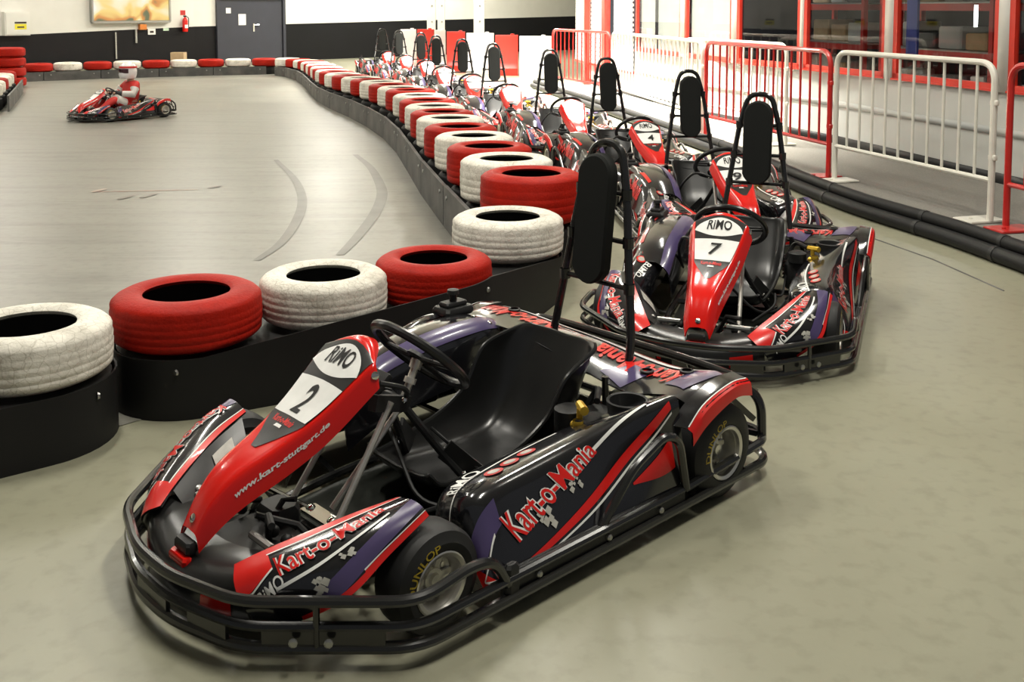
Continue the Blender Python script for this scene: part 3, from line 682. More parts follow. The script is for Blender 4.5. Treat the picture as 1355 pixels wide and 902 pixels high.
# ---- tyres
def tyre_mesh(Rr, w, name):
    ri = Rr*.575; h = w
    prof = [(ri+.01,.03),(ri,.015),(ri+.015,.004),(ri+.05,0),(Rr-.05,.004),(Rr-.022,.018)]
    for k in range(5):
        z0 = .03+(h-.06)*k/5; z1 = .03+(h-.06)*(k+1)/5; b = .006*(1-((k-2)/2.5)**2)
        prof += [(Rr-.006+b, z0+.004), (Rr-.005+b, z1-.010), (Rr-.0075+b, z1-.0055), (Rr-.0075+b, z1-.0035)]
    prof += [(Rr-.022,h-.018),(Rr-.05,h-.004),(ri+.05,h),(ri+.015,h-.004),(ri,h-.015),(ri+.01,h-.03)]
    inner = [(ri+.03,h-.04),(Rr-.03,h-.05),(Rr-.025,h*.5),(Rr-.03,.05),(ri+.03,.04)]
    m = MB(); k0 = len(prof); m.lathe(prof+inner, 56, closed=True, mi=lambda k: 1 if k >= k0-1 else 0)
    o = m.build(name, [M_tw, M_rubber], None, 50); fix_normals(o)
    return o
ORD = ['first','second','third','fourth','fifth','sixth','seventh','eighth','ninth','tenth','eleventh','twelfth','thirteenth','fourteenth','fifteenth','sixteenth','seventeenth','eighteenth','nineteenth','twentieth','twenty-first','twenty-second','twenty-third','twenty-fourth','twenty-fifth','twenty-sixth','twenty-seventh','twenty-eighth','twenty-ninth','thirtieth']
ORD += ['thirty-'+w for w in ORD[:9]]+['fortieth']
TCACHE = {}
def tyre(x, y, z, D, w, red, label, group):
    key = (round(w,2), red)
    if key not in TCACHE:
        o = tyre_mesh(.32, w, 'tyre'); o.data.materials[0] = M_tr if red else M_tw; TCACHE[key] = o
    else:
        o = TCACHE[key].copy(); COL.objects.link(o)
    o.location = (x, y, z); s = D/.64; o.scale = (s, s, 1); o.rotation_euler = (0, 0, random.uniform(0, 6))
    return tag(o, label, 'tyre', group)
LOW = []
def low_tyre(x, y, h, lab):
    if not LOW: o = tyre_mesh(.32, .25, 'tyre'); o.data.materials[0] = M_rubber; LOW.append(o)
    else: o = LOW[0].copy(); COL.objects.link(o)
    o.location = (x, y, .004); o.scale = (.97, .97, (h-.006)/.25); tag(o, 'unpainted black tyre underneath the '+lab, 'tyre', 'black tyres under the painted ones')
G1 = 'painted tyres along the pit lane'
HB = .255; TW = .215
for (px, py, D, red, lab) in ((36,434,.63,0,'large white-painted tyre cut off by the left edge beside the nearest red tyre'),(247,391,.642,1,'nearest red tyre, between the cut-off white tyre and the next white one'),
                              (428,368,.592,0,'white-painted tyre between the two nearest red tyres'),(574,347,.58,1,'second nearest red tyre, behind the front kart\'s steering wheel'),
                              (672,297,.655,0,'white-painted tyre at the corner of the wall, left of the front kart\'s head pad')):
    q = at(px, py-10, HB+TW); tyre(q.x, q.y, HB, D, TW+.02*(px > 600), red, lab, G1)
q0 = at(36,424,HB+TW)
belt([(q0.x,q0.y),(q0.x-.55,q0.y-.42),(q0.x-1.1,q0.y-.85)], .325, HB, 'black belted base under the white tyre at the left edge')
bc = [at(px,py-10,HB+TW) for px,py in ((247,391),(427,369),(570,348),(672,297))]
belt([(q.x,q.y) for q in bc], .322, HB, 'black belted base under the four tyres behind the front kart', None, lambda x, y: .155*max(0,min(1,(x+1.45)/1.55))*(1 if (y-4.45) < (x+.75)*.75+.10 else 0))
# the long row down the side of the track
path = [(.126,6.75),(-.03,7.38),(-.155,7.98),(-.29,8.62),(-.43,9.25),(-.56,9.9),(-.71,10.7),(-.84,11.4),(-1.12,12.75),(-1.45,14.0),(-1.9,15.4),(-2.3,16.5),(-2.85,17.9),(-3.3,19.3),(-3.85,21.4),(-4.45,23.6),(-5.1,25.4),(-6.0,26.75)]
def resample(P, step):
    P = [Vector((*p,0)) for p in P]; S = [Surf.cr(P, i/400) for i in range(401)]; out = [S[0]]; acc = 0
    for a, b in zip(S, S[1:]):
        acc += (b-a).length
        if acc >= step: out.append(b); acc = 0
    return out
row = resample(path, .675)
for k, p in enumerate(row):
    t = k/(len(row)-1); z1 = .63-.21*max(0,(t-.35))/.65; w = .315-.11*t
    red = (k % 2 == 0)
    lab = '%s-painted tyre, the %s along the far row counted from the corner of the wall' % ('red' if red else 'white', ORD[k])
    tyre(p.x, p.y, z1-w, .67-.02*t, w, red, lab, G1)
    low_tyre(p.x, p.y, z1-w, '%s tyre of the far row, behind its belting board' % ORD[k])
NR = len(row)
# supporting boxes and track-side belting of the long row, in lengths
def plank(a, b, h, th, label, group, m_=M_board):
    a, b = Vector((*a,0)), Vector((*b,0)); o = empty('belting_board', (a.x,a.y,0)); L = (b-a)*.985
    tag(o, label, 'board', group)
    m = MB(); m.bar(Vector((0,0,h/2)), L+Vector((0,0,h/2)), th, h); m.build('board', m_, o)
    d = L.normalized(); nrm = Vector((-d.y,d.x,0))
    for t in (.12,.88): m = MB(); m.tube([L*t+Vector((0,0,h-.07))-nrm*.001, L*t+Vector((0,0,h-.07))+nrm*(th/2+.008)], .016, 8); m.build('bolt', M_steel, o)
    return o
off = offset_path([(p.x,p.y) for p in row], .352); rowA = offset_path([(p.x,p.y) for p in row], .31); rowB = offset_path([(p.x,p.y) for p in row], -.30)
for i in range(0, NR-1, 2):
    j = min(i+2, NR-1)
    zh = .325-.105*i/NR
    plank(off[i], off[j], zh, .03, 'scuffed grey belting board facing the track under the %s tyre of the far row' % ORD[i], 'track-side belting boards')
# ---- far end row along the end wall
far = [(-6.35,26.75),(-7.6,26.3),(-8.8,25.7),(-10.4,24.8),(-11.6,23.8)]
fr = resample(far, .66)
for k, p in enumerate(fr):
    big = k in (4,5)
    red = k % 2 == 0
    tyre(p.x, p.y, .20, .64, .20, red, '%s-painted tyre, %s from the right along the end wall' % ('red' if red else 'white', ORD[k]), 'painted tyres along the end wall'); low_tyre(p.x, p.y, .20, 'tyre that is %s from the right along the end wall' % ORD[k])
fo = offset_path([(p.x,p.y) for p in fr], .34)
for i in range(0, len(fr)-1, 2):
    j = min(i+2, len(fr)-1)
    plank(fo[i], fo[j], .21, .03, 'dark belting board at the foot of the end wall under its %s tyre' % ORD[i], 'boards at the end wall', M_board)
# left hand wall: white tyres on a board and a tall stack of red ones
lf = [(-8.2,16.9),(-8.65,18.0),(-9.05,19.0),(-9.42,19.9),(-9.77,20.75)]
for k, p in enumerate(resample(lf, .70)):
    tyre(p.x-.43, p.y, .24, .64, .22, k % 3 == 2, '%s-painted tyre at the left edge, %s from the front' % ('red' if k % 3 == 2 else 'white', ORD[k]), 'tyres at the left edge'); low_tyre(p.x-.43, p.y, .24, 'tyre at the left edge that is %s from the front' % ORD[k])
    pp = p
for a, b, w in ((lf[0],lf[2],'nearer'),(lf[2],lf[4],'farther')):
    plank(b, a, .26, .03, 'grey belting board at the left edge, %s of two' % w, 'boards at the left edge')
for k in range(4):
    tyre(-10.72, 22.2, .02+.21*k, .66, .205, 1, 'red tyre in the tall stack at the left edge, %s from the floor' % ORD[k], 'stacked red tyres')
    tyre(-11.38, 22.0, .02+.21*k, .66, .205, 1, 'red tyre in the stack cut off by the left edge, %s from the floor' % ORD[k], 'stacked red tyres')

# ---- end walls
WH = 6.5
def wall_seg(name, a, b, za, zb, t=.12):
    """white wall over a black dado whose top runs from za to zb"""
    a, b = Vector((*a,0)), Vector((*b,0))
    m = MB(); m.add([a+Vector((0,0,za)), b+Vector((0,0,zb)), b+Vector((0,0,WH)), a+Vector((0,0,WH))], [(0,1,2,3)])
    m.add([a, b, b+Vector((0,0,zb)), a+Vector((0,0,za))], [(0,1,2,3)], 1)
    return struct(name, m, [M_wallw, M_dado])
def on_ray(px, y):   # ground point on the sight line of column px at distance y
    return ((px-677.5)/FPX*y, y)
WA, WB, WC, WD = on_ray(-60,26.4), on_ray(258,31.2), on_ray(700,41), on_ray(790,43)
def dz(py, d): return CH-(py-10)*d/FPX
wall_seg('wall_left', WA, WB, dz(50,26.4), dz(35,31.2))
wall_seg('wall_side', (-14.6,-3), WA, 1.0, dz(50,26.4))
wall_seg('wall_back', WB, WD, dz(35,31.2), dz(20.5,43))
wd = (Vector((*WD,0))-Vector((*WB,0))).normalized(); wn = Vector((wd.y,-wd.x,0))   # towards the camera
def on_back(px):      # point of the back wall on a sight column
    k = (px-677.5)/FPX; a = Vector((*WB,0)); t = (k*a.y-a.x)/(wd.x-k*wd.y); return a+wd*t
la = (Vector((*WB,0))-Vector((*WA,0))).normalized(); ln = Vector((la.y,-la.x,0))
def on_left(px):
    k = (px-677.5)/FPX; a = Vector((*WA,0)); t = (k*a.y-a.x)/(la.x-k*la.y); return a+la*t
def rotz(d): return Matrix.Rotation(math.atan2(d.y, d.x), 3, 'Z')
def wall_box(m, p, d, n, w, z0, z1, th, mi=0, out=0):
    m.box(p+n*(out+th/2)+Vector((0,0,(z0+z1)/2)), (w, th, z1-z0), rotz(d), mi)
# double door
pL, pR = on_back(288), on_back(375); dm = (pL+pR)/2; dw = (pR-pL).length; dtop = 1.95
o = empty('door_1', dm); tag(o, kind='structure'); Z = Vector((0,0,0))
m = MB()
for s in (-1,1): wall_box(m, wd*(s*dw/2), wd, wn, .09, 0, dtop+.05, .10)
wall_box(m, Z, wd, wn, dw, dtop-.02, dtop+.06, .10); m.build('door_frame', M_door, o)
m = MB(); wall_box(m, wd*(-dw*.24), wd, wn, dw*.50, .01, dtop-.02, .05); lf_ = m.build('door_leaf', M_door, o)
m = MB(); wall_box(m, wd*(dw*.24), wd, wn, dw*.46, .01, dtop-.02, .05); rf_ = m.build('door_leaf', M_door, o)
m = MB(); wall_box(m, wd*(dw*.03), wd, wn, .05, .95, 1.20, .02, out=.05); m.tube([wd*(dw*.03)+wn*.10+Vector((0,0,1.16)), wd*(dw*.03+.16)+wn*.10+Vector((0,0,1.16))], .018, 8); m.tube([wd*(dw*.03)+wn*.06+Vector((0,0,1.16)), wd*(dw*.03)+wn*.10+Vector((0,0,1.16))], .014, 8)
m.build('door_handle', M_chrome, rf_)
m = MB(); wall_box(m, on_back(302), wd, wn, .16, CH-(17.5-10)*32/FPX, CH-(10.5-10)*32/FPX+.0, .006, out=.056); tag(m.build('paper_notice', M_white), 'small square white paper taped high on the dark door', 'notice')
m = MB(); wall_box(m, on_back(320), wd, wn, .25, CH-(33-10)*32.3/FPX, CH-(18.5-10)*32.3/FPX, .006, out=.056); tag(m.build('paper_notice', M_white), 'larger upright white paper in the middle of the dark door', 'notice')
# backlit picture on the left part of the end wall
sgn = empty('lightbox', on_left(171)); tag(sgn, 'backlit advertising box with a blurred orange and green picture on the end wall', 'sign')
a, b = on_left(121)-on_left(171), on_left(223)-on_left(171); sw_ = (b-a).length; sm = (a+b)/2; sz0 = CH-(29-10)*29.3/FPX
m = MB()
for z in (sz0, sz0+1.5): wall_box(m, sm, la, ln, sw_, z-.03, z+.03, .16)
for p in (a, b): wall_box(m, p, la, ln, .05, sz0, sz0+1.5, .16)
wall_box(m, sm, la, ln, sw_, sz0, sz0+1.5, .04); m.build('frame', M_steel, sgn)
def picture_mat():
    m = bpy.data.materials.new('backlit picture'); m.use_nodes = True; nt = m.node_tree; b = nt.nodes['Principled BSDF']; N = nt.nodes.new; L = nt.links.new
    tc = N('ShaderNodeTexCoord'); n = N('ShaderNodeTexNoise'); n.inputs['Scale'].default_value = 1.1; n.inputs['Detail'].default_value = 1.5; n.inputs['Distortion'].default_value = .8; L(tc.outputs['Object'], n.inputs['Vector'])
    r = N('ShaderNodeValToRGB'); r.color_ramp.interpolation = 'EASE'
    for p, c in ((.0,(.05,.08,.03)),(.36,(.13,.16,.07)),(.43,(.75,.30,.06)),(.50,(1,.72,.22)),(.57,(1,.92,.62)),(.66,(1,1,.9))):
        e = r.color_ramp.elements.new(p); e.color = (*c,1)
    L(n.outputs['Fac'], r.inputs['Fac']); b.inputs['Base Color'].default_value = (.03,.03,.03,1); b.inputs['Roughness'].default_value = .3; L(r.outputs['Color'], b.inputs['Emission Color']); b.inputs['Emission Strength'].default_value = .72
    return m
m = MB(); wall_box(m, sm, la, ln, sw_-.06, sz0+.04, sz0+1.46, .02, out=.10); m.build('picture', picture_mat(), sgn)
M_orange = mat('orange plastic', (.62,.20,.03), .4, noise=(10,(.55,.17,.03),1)); M_green = mat('pale green plastic', (.50,.66,.50), .5, noise=(10,(.45,.6,.45),1)); M_card = mat('brown cardboard', (.42,.30,.17), .8, noise=(10,(.37,.26,.14),1))
M_signy = mat('yellow sticker', (.75,.68,.03), .5, noise=(10,(.68,.6,.03),1))
p = on_left(188); m = MB(); wall_box(m, p, la, ln, .20, CH-(39-10)*30/FPX, CH-(32-10)*30/FPX, .12); tag(m.build('alarm_box', M_orange), 'small orange box on the end wall below the backlit picture', 'box')
p = on_left(201); o = empty('wall_sign', p); tag(o, 'small white sign with a dark mark on the black dado', 'sign'); z0 = CH-(45.5-10)*30.3/FPX; m = MB(); wall_box(m, Z, la, ln, .23, z0, z0+.17, .02); m.build('plate', M_white, o); m = MB(); wall_box(m, Z, la, ln, .11, z0+.05, z0+.11, .006, out=.02); m.build('mark', M_ink, o)
p = on_left(220); m = MB(); wall_box(m, p, la, ln, .17, CH-(40.5-10)*30.5/FPX, CH-(37-10)*30.5/FPX, .02); tag(m.build('wall_sign', M_green), 'tiny pale green sign above the black dado', 'sign')
p = on_left(243)+ln*.12; o = empty('fire_extinguisher', p); tag(o, 'red fire extinguisher hung on the end wall near the corner', 'fire extinguisher')
z0 = CH-(42-10)*30.8/FPX; m = MB(); m.lathe([(0,z0),(.075,z0+.005),(.08,z0+.03),(.08,z0+.33),(.06,z0+.39),(.025,z0+.42),(.025,z0+.44),(0,z0+.44)], 16); m.build('cylinder', M_red, o)
m = MB(); m.box((0,0,z0+.46), (.09,.04,.04)); m.tube(rounded([(.03,0,z0+.45),(.11,0,z0+.42),(.10,0,z0+.15)], .05, 4), .012, 6); m.build('valve', M_black, o); m = MB(); m.box(Vector((0,0,z0+.16))+ln*.078, (.10,.01,.10), rotz(la)); m.build('label_plate', M_white, o)
p = on_left(243); m = MB(); wall_box(m, p, la, ln, .16, CH-(20-10)*30.8/FPX, CH-(13.5-10)*30.8/FPX, .01); tag(m.build('wall_sign', M_bred), 'small red sign above the fire extinguisher', 'sign')
p = on_left(153); m = MB(); m.tube([p+ln*.03+Vector((0,0,dz(43,29))), p+ln*.03+Vector((0,0,.25))], .022, 8); tag(m.build('conduit_pipe', M_grey), 'thin grey pipe running down the black dado', 'pipe')
p = on_left(180); m = MB(); m.tube([p+ln*.03+Vector((0,0,dz(39,29.6))), p+ln*.03+Vector((0,0,dz(57,29.6)))], .03, 8); tag(m.build('conduit_pipe', M_grey), 'short grey pipe on the dado under the orange box', 'pipe')
p = on_left(241)+ln*2.2; m = MB(); m.box((0,0,.01),(.34,.28,.54), bev=.008); m.bar((-.17,0,.281),(.17,0,.281),.05,.003); ob = m.build('cardboard_box', M_card); ob.location = (-8.62,26.95,.26); tag(ob, 'small brown carton behind the red tyre at the end wall', 'box')
ob.location.z = .262
# electrical cabinet
p = on_left(20)+ln*.0; o = empty('switch_cabinet', p); tag(o, 'white switch cabinet with a yellow warning sticker at the far left', 'cabinet'); z0 = dz(47,27.2)
m = MB(); wall_box(m, Z, la, ln, .64, z0, z0+.62, .22); cb = m.build('body', M_wallw, o); m = MB(); wall_box(m, Z, la, ln, .58, z0+.03, z0+.59, .02, out=.22); dr = m.build('door', M_wallw, o)
m = MB(); wall_box(m, la*.07, la, ln, .30, z0+.16, z0+.30, .004, out=.24); m.build('sticker', M_signy, dr); m = MB(); wall_box(m, la*.07, la, ln, .30, z0+.31, z0+.36, .004, out=.24); wall_box(m, la*.07, la, ln, .18, z0+.20, z0+.24, .003, out=.2445); m.build('sticker_text', M_ink, dr)
# pillars in front of the end wall
for px, d, w, lab in ((571,33,.26,'leftmost of the three slim white pillars'),(584,33,.22,'middle of the three slim white pillars, with a small dark hole'),(634,34,.34,'rightmost and widest of the three slim white pillars')):
    x, y = on_ray(px, d); o = empty('pillar', (x,y,0)); tag(o, lab, 'pillar')
    m = MB(); m.box((0,0,WH/2), (w,w,WH-.02)); m.build('shaft', M_wallw, o); m = MB(); m.box((.03,-w/2-.004,1.75), (.05,.008,.05)); m.box((.03,-w/2-.004,1.25), (.05,.008,.05)); m.build('socket', M_steel, o)

# ---- building on the right: low wall, red window frames, glass
RW = [Vector((5.45,6.9,0)), Vector((4.69,10.09,0)), Vector((4.07,12.9,0)), Vector((3.05,15.87,0)), Vector((2.55,18.6,0)), Vector((2.05,21.3,0)), Vector((1.66,24.0,0))]
def on_right(px):
    k = (px-677.5)/FPX
    for a, b in zip(RW, RW[1:]):
        if k <= a.x/a.y+1e-9 and k >= b.x/b.y-1e-9:
            d = b-a; t = (k*a.y-a.x)/(d.x-k*d.y); return a+d*t, d.normalized()
    a, b = (RW[0], RW[1]) if k > RW[0].x/RW[0].y else (RW[-2], RW[-1])
    d = b-a; t = (k*a.y-a.x)/(d.x-k*d.y); return a+d*t, d.normalized()
RW[0] = on_right(1440)[0]
SILL = .885
m = MB()
for a, b in zip(RW, RW[1:]): m.add([a,b,b+Vector((0,0,SILL)),a+Vector((0,0,SILL))], [(0,1,2,3)])
for a, b in zip(RW, RW[1:]): m.add([a+Vector((0,0,2.6)),b+Vector((0,0,2.6)),b+Vector((0,0,WH)),a+Vector((0,0,WH))], [(0,1,2,3)])
struct('wall_right', m, M_pale)
e = RW[-1]; m = MB(); m.add([e, Vector((3.4,45,0)), Vector((3.4,45,WH)), e+Vector((0,0,WH))], [(0,1,2,3)]); struct('wall_corner', m, M_wallw)
m = MB()
for a, b in zip(RW, RW[1:]):
    d = (b-a).normalized(); n = Vector((-d.y, d.x, 0)); m.bar(a+n*.012+Vector((0,0,.05)), b+n*.012+Vector((0,0,.05)), .024, .10)
struct('baseboard_right', m, M_black)
m = MB()
for a, b in zip(RW, RW[1:]):
    d = (b-a).normalized(); n = Vector((-d.y, d.x, 0)); m.bar(a+n*.008+Vector((0,0,.50)), b+n*.008+Vector((0,0,.50)), .016, .07)
struct('trim_1', m, M_board if False else mat('grey wall strip', (.46,.47,.45), .6, noise=(3,(.42,.43,.41),1)))
def glass_mat():
    m = bpy.data.materials.new('window glass'); m.use_nodes = True; nt = m.node_tree; nt.nodes.clear(); N = nt.nodes.new; L = nt.links.new
    o = N('ShaderNodeOutputMaterial'); mx = N('ShaderNodeMixShader'); t = N('ShaderNodeBsdfTransparent'); g = N('ShaderNodeBsdfGlossy'); f = N('ShaderNodeFresnel'); f.inputs['IOR'].default_value = 1.42
    geo = N('ShaderNodeNewGeometry'); ir = N('ShaderNodeMapRange'); ir.inputs[3].default_value = 1.42; ir.inputs[4].default_value = 1/1.42; L(geo.outputs['Backfacing'], ir.inputs[0]); L(ir.outputs[0], f.inputs['IOR'])
    t.inputs['Color'].default_value = (.88,.91,.90,1); g.inputs['Roughness'].default_value = .01
    tcn = N('ShaderNodeTexCoord'); nz = N('ShaderNodeTexNoise'); nz.inputs['Scale'].default_value = 1.2; bp = N('ShaderNodeBump'); bp.inputs['Strength'].default_value = .03; L(tcn.outputs['Object'], nz.inputs['Vector']); L(nz.outputs['Fac'], bp.inputs['Height']); L(bp.outputs['Normal'], g.inputs['Normal'])
    L(f.outputs[0], mx.inputs[0]); L(t.outputs[0], mx.inputs[1]); L(g.outputs[0], mx.inputs[2]); L(mx.outputs[0], o.inputs['Surface'])
    return m
M_glass = glass_mat()
M_blind = mat('pale roller blind', (.36,.38,.36), .7, noise=(4,(.33,.35,.33),1))
WIN = [(843,903,True),(908,971,True),(977,1062,False),(1066,1175,False),(1185,1326,False),(1339,1425,False)]
for k, (x0, x1, blind) in enumerate(WIN):
    a, d1 = on_right(x1); b, d2 = on_right(x0); L_ = b-a; d = L_.normalized(); n = Vector((-d.y, d.x, 0)); W = L_.length
    o = empty('window_%d' % (k+1), a); tag(o, kind='structure')
    m = MB(); f = .075
    for z in (SILL+f/2, 2.6-f/2): m.bar(n*.01+Vector((0,0,z)), L_+n*.01+Vector((0,0,z)), .05, f)
    for t in (f/2, W-f/2): m.box(d*t+n*.01+Vector((0,0,(SILL+2.6)/2)), (f,.05,2.6-SILL), rotz(d))
    m.build('window_frame', M_wred, o)
    m = MB(); m.bar(n*.03+Vector((0,0,SILL+.01)), L_+n*.03+Vector((0,0,SILL+.01)), .05, .02); m.build('window_sill', M_wred, o)
    m = MB(); m.add([d*f+Vector((0,0,SILL+f)), d*(W-f)+Vector((0,0,SILL+f)), d*(W-f)+Vector((0,0,2.6-f)), d*f+Vector((0,0,2.6-f))], [(3,2,1,0)]); m.build('window_pane', M_glass, o)
    if blind:
        m = MB(); m.bar(-n*.06+d*f+Vector((0,0,1.75)), -n*.06+d*(W-f)+Vector((0,0,1.75)), .004, 1.66); m.build('blind', M_blind, o)
    if k < len(WIN)-1:   # white post between this window and the next, nearer one
        p, dd = on_right((x1+WIN[k+1][0])/2); w = (on_right(x1)[0]-on_right(WIN[k+1][0])[0]).length
        m = MB(); m.box(p+Vector((0,0,(SILL+2.6)/2)), (w,.10,2.6-SILL), rotz(dd)); struct('trim_%d' % (k+2), m, M_wallw)
# room behind the glass
m = MB(); back = [p+Vector((3.6,.6,0)) for p in RW[:5]]
for a, b in zip(back, back[1:]): m.add([a,b,b+Vector((0,0,WH)),a+Vector((0,0,WH))], [(0,1,2,3)])
m.add([RW[0],back[0],back[0]+Vector((0,0,WH)),RW[0]+Vector((0,0,WH))], [(0,1,2,3)]); m.add([RW[4],back[4],back[4]+Vector((0,0,WH)),RW[4]+Vector((0,0,WH))], [(0,1,2,3)])
struct('wall_inner_room', m, M_dark)
m = MB(); m.add([p+Vector((0,0,2.75)) for p in RW[:5]]+[p+Vector((0,0,2.75)) for p in back[::-1]], [tuple(range(10))]); struct('ceiling_inner_room', m, M_dark)
M_blue = mat('blue banner cloth', (.02,.04,.22), .7, noise=(6,(.015,.03,.18),1))
def behind(px, depth):
    p, d = on_right(px); n = Vector((-d.y,d.x,0)); r = Vector((p.x,p.y,0)).normalized(); return p+r*(depth/(-r.dot(n)))+n*depth, d
def rack(px, d_in, w, lab, seed):
    rnd = random.Random(seed); p, d = behind(px, d_in); n = Vector((-d.y,d.x,0)); o = empty('storage_rack', p-n*d_in, math.atan2(d.y,d.x)); tag(o, lab, 'rack', 'racks behind the windows')
    m = MB()
    for s in (-1,1):
        for y in (-.3,.3): m.box((s*w/2,y,1.2),(.07,.07,2.4))
    m.build('upright', M_bred, o)
    for z in (.55,1.15,1.75,2.3):
        m = MB()
        for y in (-.3,.3): m.box((0,y,z-.05),(w,.05,.09))
        m.build('beam', M_bred, o)
        m = MB(); m.box((0,0,z+.005),(w-.04,.62,.02)); m.build('shelf', M_steel, o)
    for z in (.57,1.17,1.77):
        x = -w/2+.25
        while x < w/2-.25:
            bw = rnd.uniform(.22,.5); h = rnd.uniform(.18,.38)
            mb = MB(); mb.box((0,0,h/2),(bw,.45,h), bev=.02); mb.box((0,-.227,h*.5),(bw*.5,.004,h*.3), mi=1)
            c = mb.build('storage_box', [rnd.choice((M_pale,M_card,M_steel,M_grey,M_board)), M_white]); c.parent = None
            c.location = o.matrix_basis @ Vector((x+bw/2, -.02, z+.002)) if False else (p-n*d_in)+rotz(d) @ Vector((x+bw/2,-.02,z+.002)); c.rotation_euler = (0,0,math.atan2(d.y,d.x))
            tag(c, 'storage box on a rack seen dimly behind the window glass', 'box', 'boxes on the racks')
            x += bw+.08
    return o
rack(1262, 1.7, 2.3, 'red shelving rack behind the largest window at the right', 3)
rack(1122, 1.9, 1.9, 'red shelving rack behind the second window from the right', 5)
p, d = behind(1207,.8); n = Vector((-d.y,d.x,0)); m = MB(); m.box((0,0,1.75),(.22,.03,1.3)); m.tube([(-.13,0,2.4),(.13,0,2.4)],.012,6); ob = m.build('banner', M_blue); ob.location = p-n*.8; ob.rotation_euler = (0,0,math.atan2(d.y,d.x)); tag(ob, 'dark blue banner hanging behind the left side of the largest window', 'banner')
M_tubeL = mat('fluorescent tube', (.9,.9,.9), .4, emit=((.95,.97,1), 7), noise=(9,(.88,.88,.88),1))
for px, din, z, vert, lab in ((1290,.8,1.60,1,'short white upright lamp tube behind the largest window'),(1235,1.6,2.62,0,'unseen white tube added to light the room behind the largest window'),(1125,1.6,2.62,0,'unseen white tube added to light the room behind the second window from the right'),(1020,1.7,2.62,0,'unseen white tube added to light the room behind the leftmost dark window')):
    p, d = behind(px, din); n = Vector((-d.y,d.x,0)); q = p-n*din+Vector((0,0,z)); o = empty('tube_lamp', q, math.atan2(d.y,d.x)); tag(o, lab, 'lamp')
    e = Vector((0,0,.12)) if vert else Vector((.45,0,0)); m = MB(); m.tube([-e, e], .02, 10); m.build('tube', M_tubeL, o); m = MB(); m.tube([-e*1.06, -e], .026, 10); m.build('socket', M_white, o); m = MB(); m.tube([e, e*1.06], .026, 10); m.build('socket', M_white, o)
    if not vert:  # level tubes are unseen, added with an area light to brighten the room
        l = bpy.data.lights.new('inner_room_fill', 'AREA'); l.energy = 16; l.shape = 'RECTANGLE'; l.size = .9; l.size_y = .1; lo = bpy.data.objects.new('inner_room_fill', l); COL.objects.link(lo); lo.location = q+Vector((0,0,-.04)); lo.rotation_euler = (0,0,math.atan2(d.y,d.x))
# perforated panels at the far end of the building
def perf_mat():
    m = bpy.data.materials.new('perforated white metal'); m.use_nodes = True; nt = m.node_tree; b = nt.nodes['Principled BSDF']; N = nt.nodes.new; L = nt.links.new
    tc = N('ShaderNodeTexCoord'); mp = N('ShaderNodeMapping'); mp.inputs['Rotation'].default_value = (0,R(45),0); L(tc.outputs['Object'], mp.inputs['Vector'])
    v = N('ShaderNodeTexVoronoi'); v.inputs['Scale'].default_value = 15; v.inputs['Randomness'].default_value = 0; L(mp.outputs[0], v.inputs['Vector'])
    r = N('ShaderNodeValToRGB'); r.color_ramp.interpolation = 'CONSTANT'; r.color_ramp.elements[0].color = (.05,.05,.06,1); r.color_ramp.elements[1].position = .34; r.color_ramp.elements[1].color = (.75,.75,.73,1); L(v.outputs['Distance'], r.inputs['Fac']); L(r.outputs['Color'], b.inputs['Base Color']); b.inputs['Roughness'].default_value = .4
    return m
M_perf = perf_mat()
for x0, x1, lab in ((765,785,'narrow perforated white panel at the far end of the building'),(786,808,'middle perforated white panel, left of the thick red post'),(816,841,'perforated white panel between the thick red post and the first window')):
    b, d1 = on_right(x0); a, d2 = on_right(x1); L_ = b-a; d = L_.normalized(); n = Vector((-d.y,d.x,0)); o = empty('perforated_panel', a+n*.05, math.atan2(d.y,d.x)); tag(o, lab, 'panel', 'perforated panels')
    m = MB(); m.box((L_.length/2,0,1.62),(L_.length,.03,2.3)); m.build('sheet', M_perf, o); m = MB(); m.box((L_.length/2,.0,.46),(L_.length,.06,.05)); m.box((L_.length/2,.0,2.78),(L_.length,.06,.05)); m.build('rail', M_wred, o)
for px, w, lab in ((785.5,.10,'thin red post between the perforated panels'),(811,.24,'thick red post at the far end of the building')):
    p, d = on_right(px); n = Vector((-d.y,d.x,0)); m = MB(); m.box((0,0,1.5),(w,.12,3.0)); m.box((0,.0,.05),(w+.1,.16,.1)); ob = m.build('red_post', M_wred); ob.location = p+n*.155; ob.rotation_euler = (0,0,math.atan2(d.y,d.x)); tag(ob, lab, 'post')

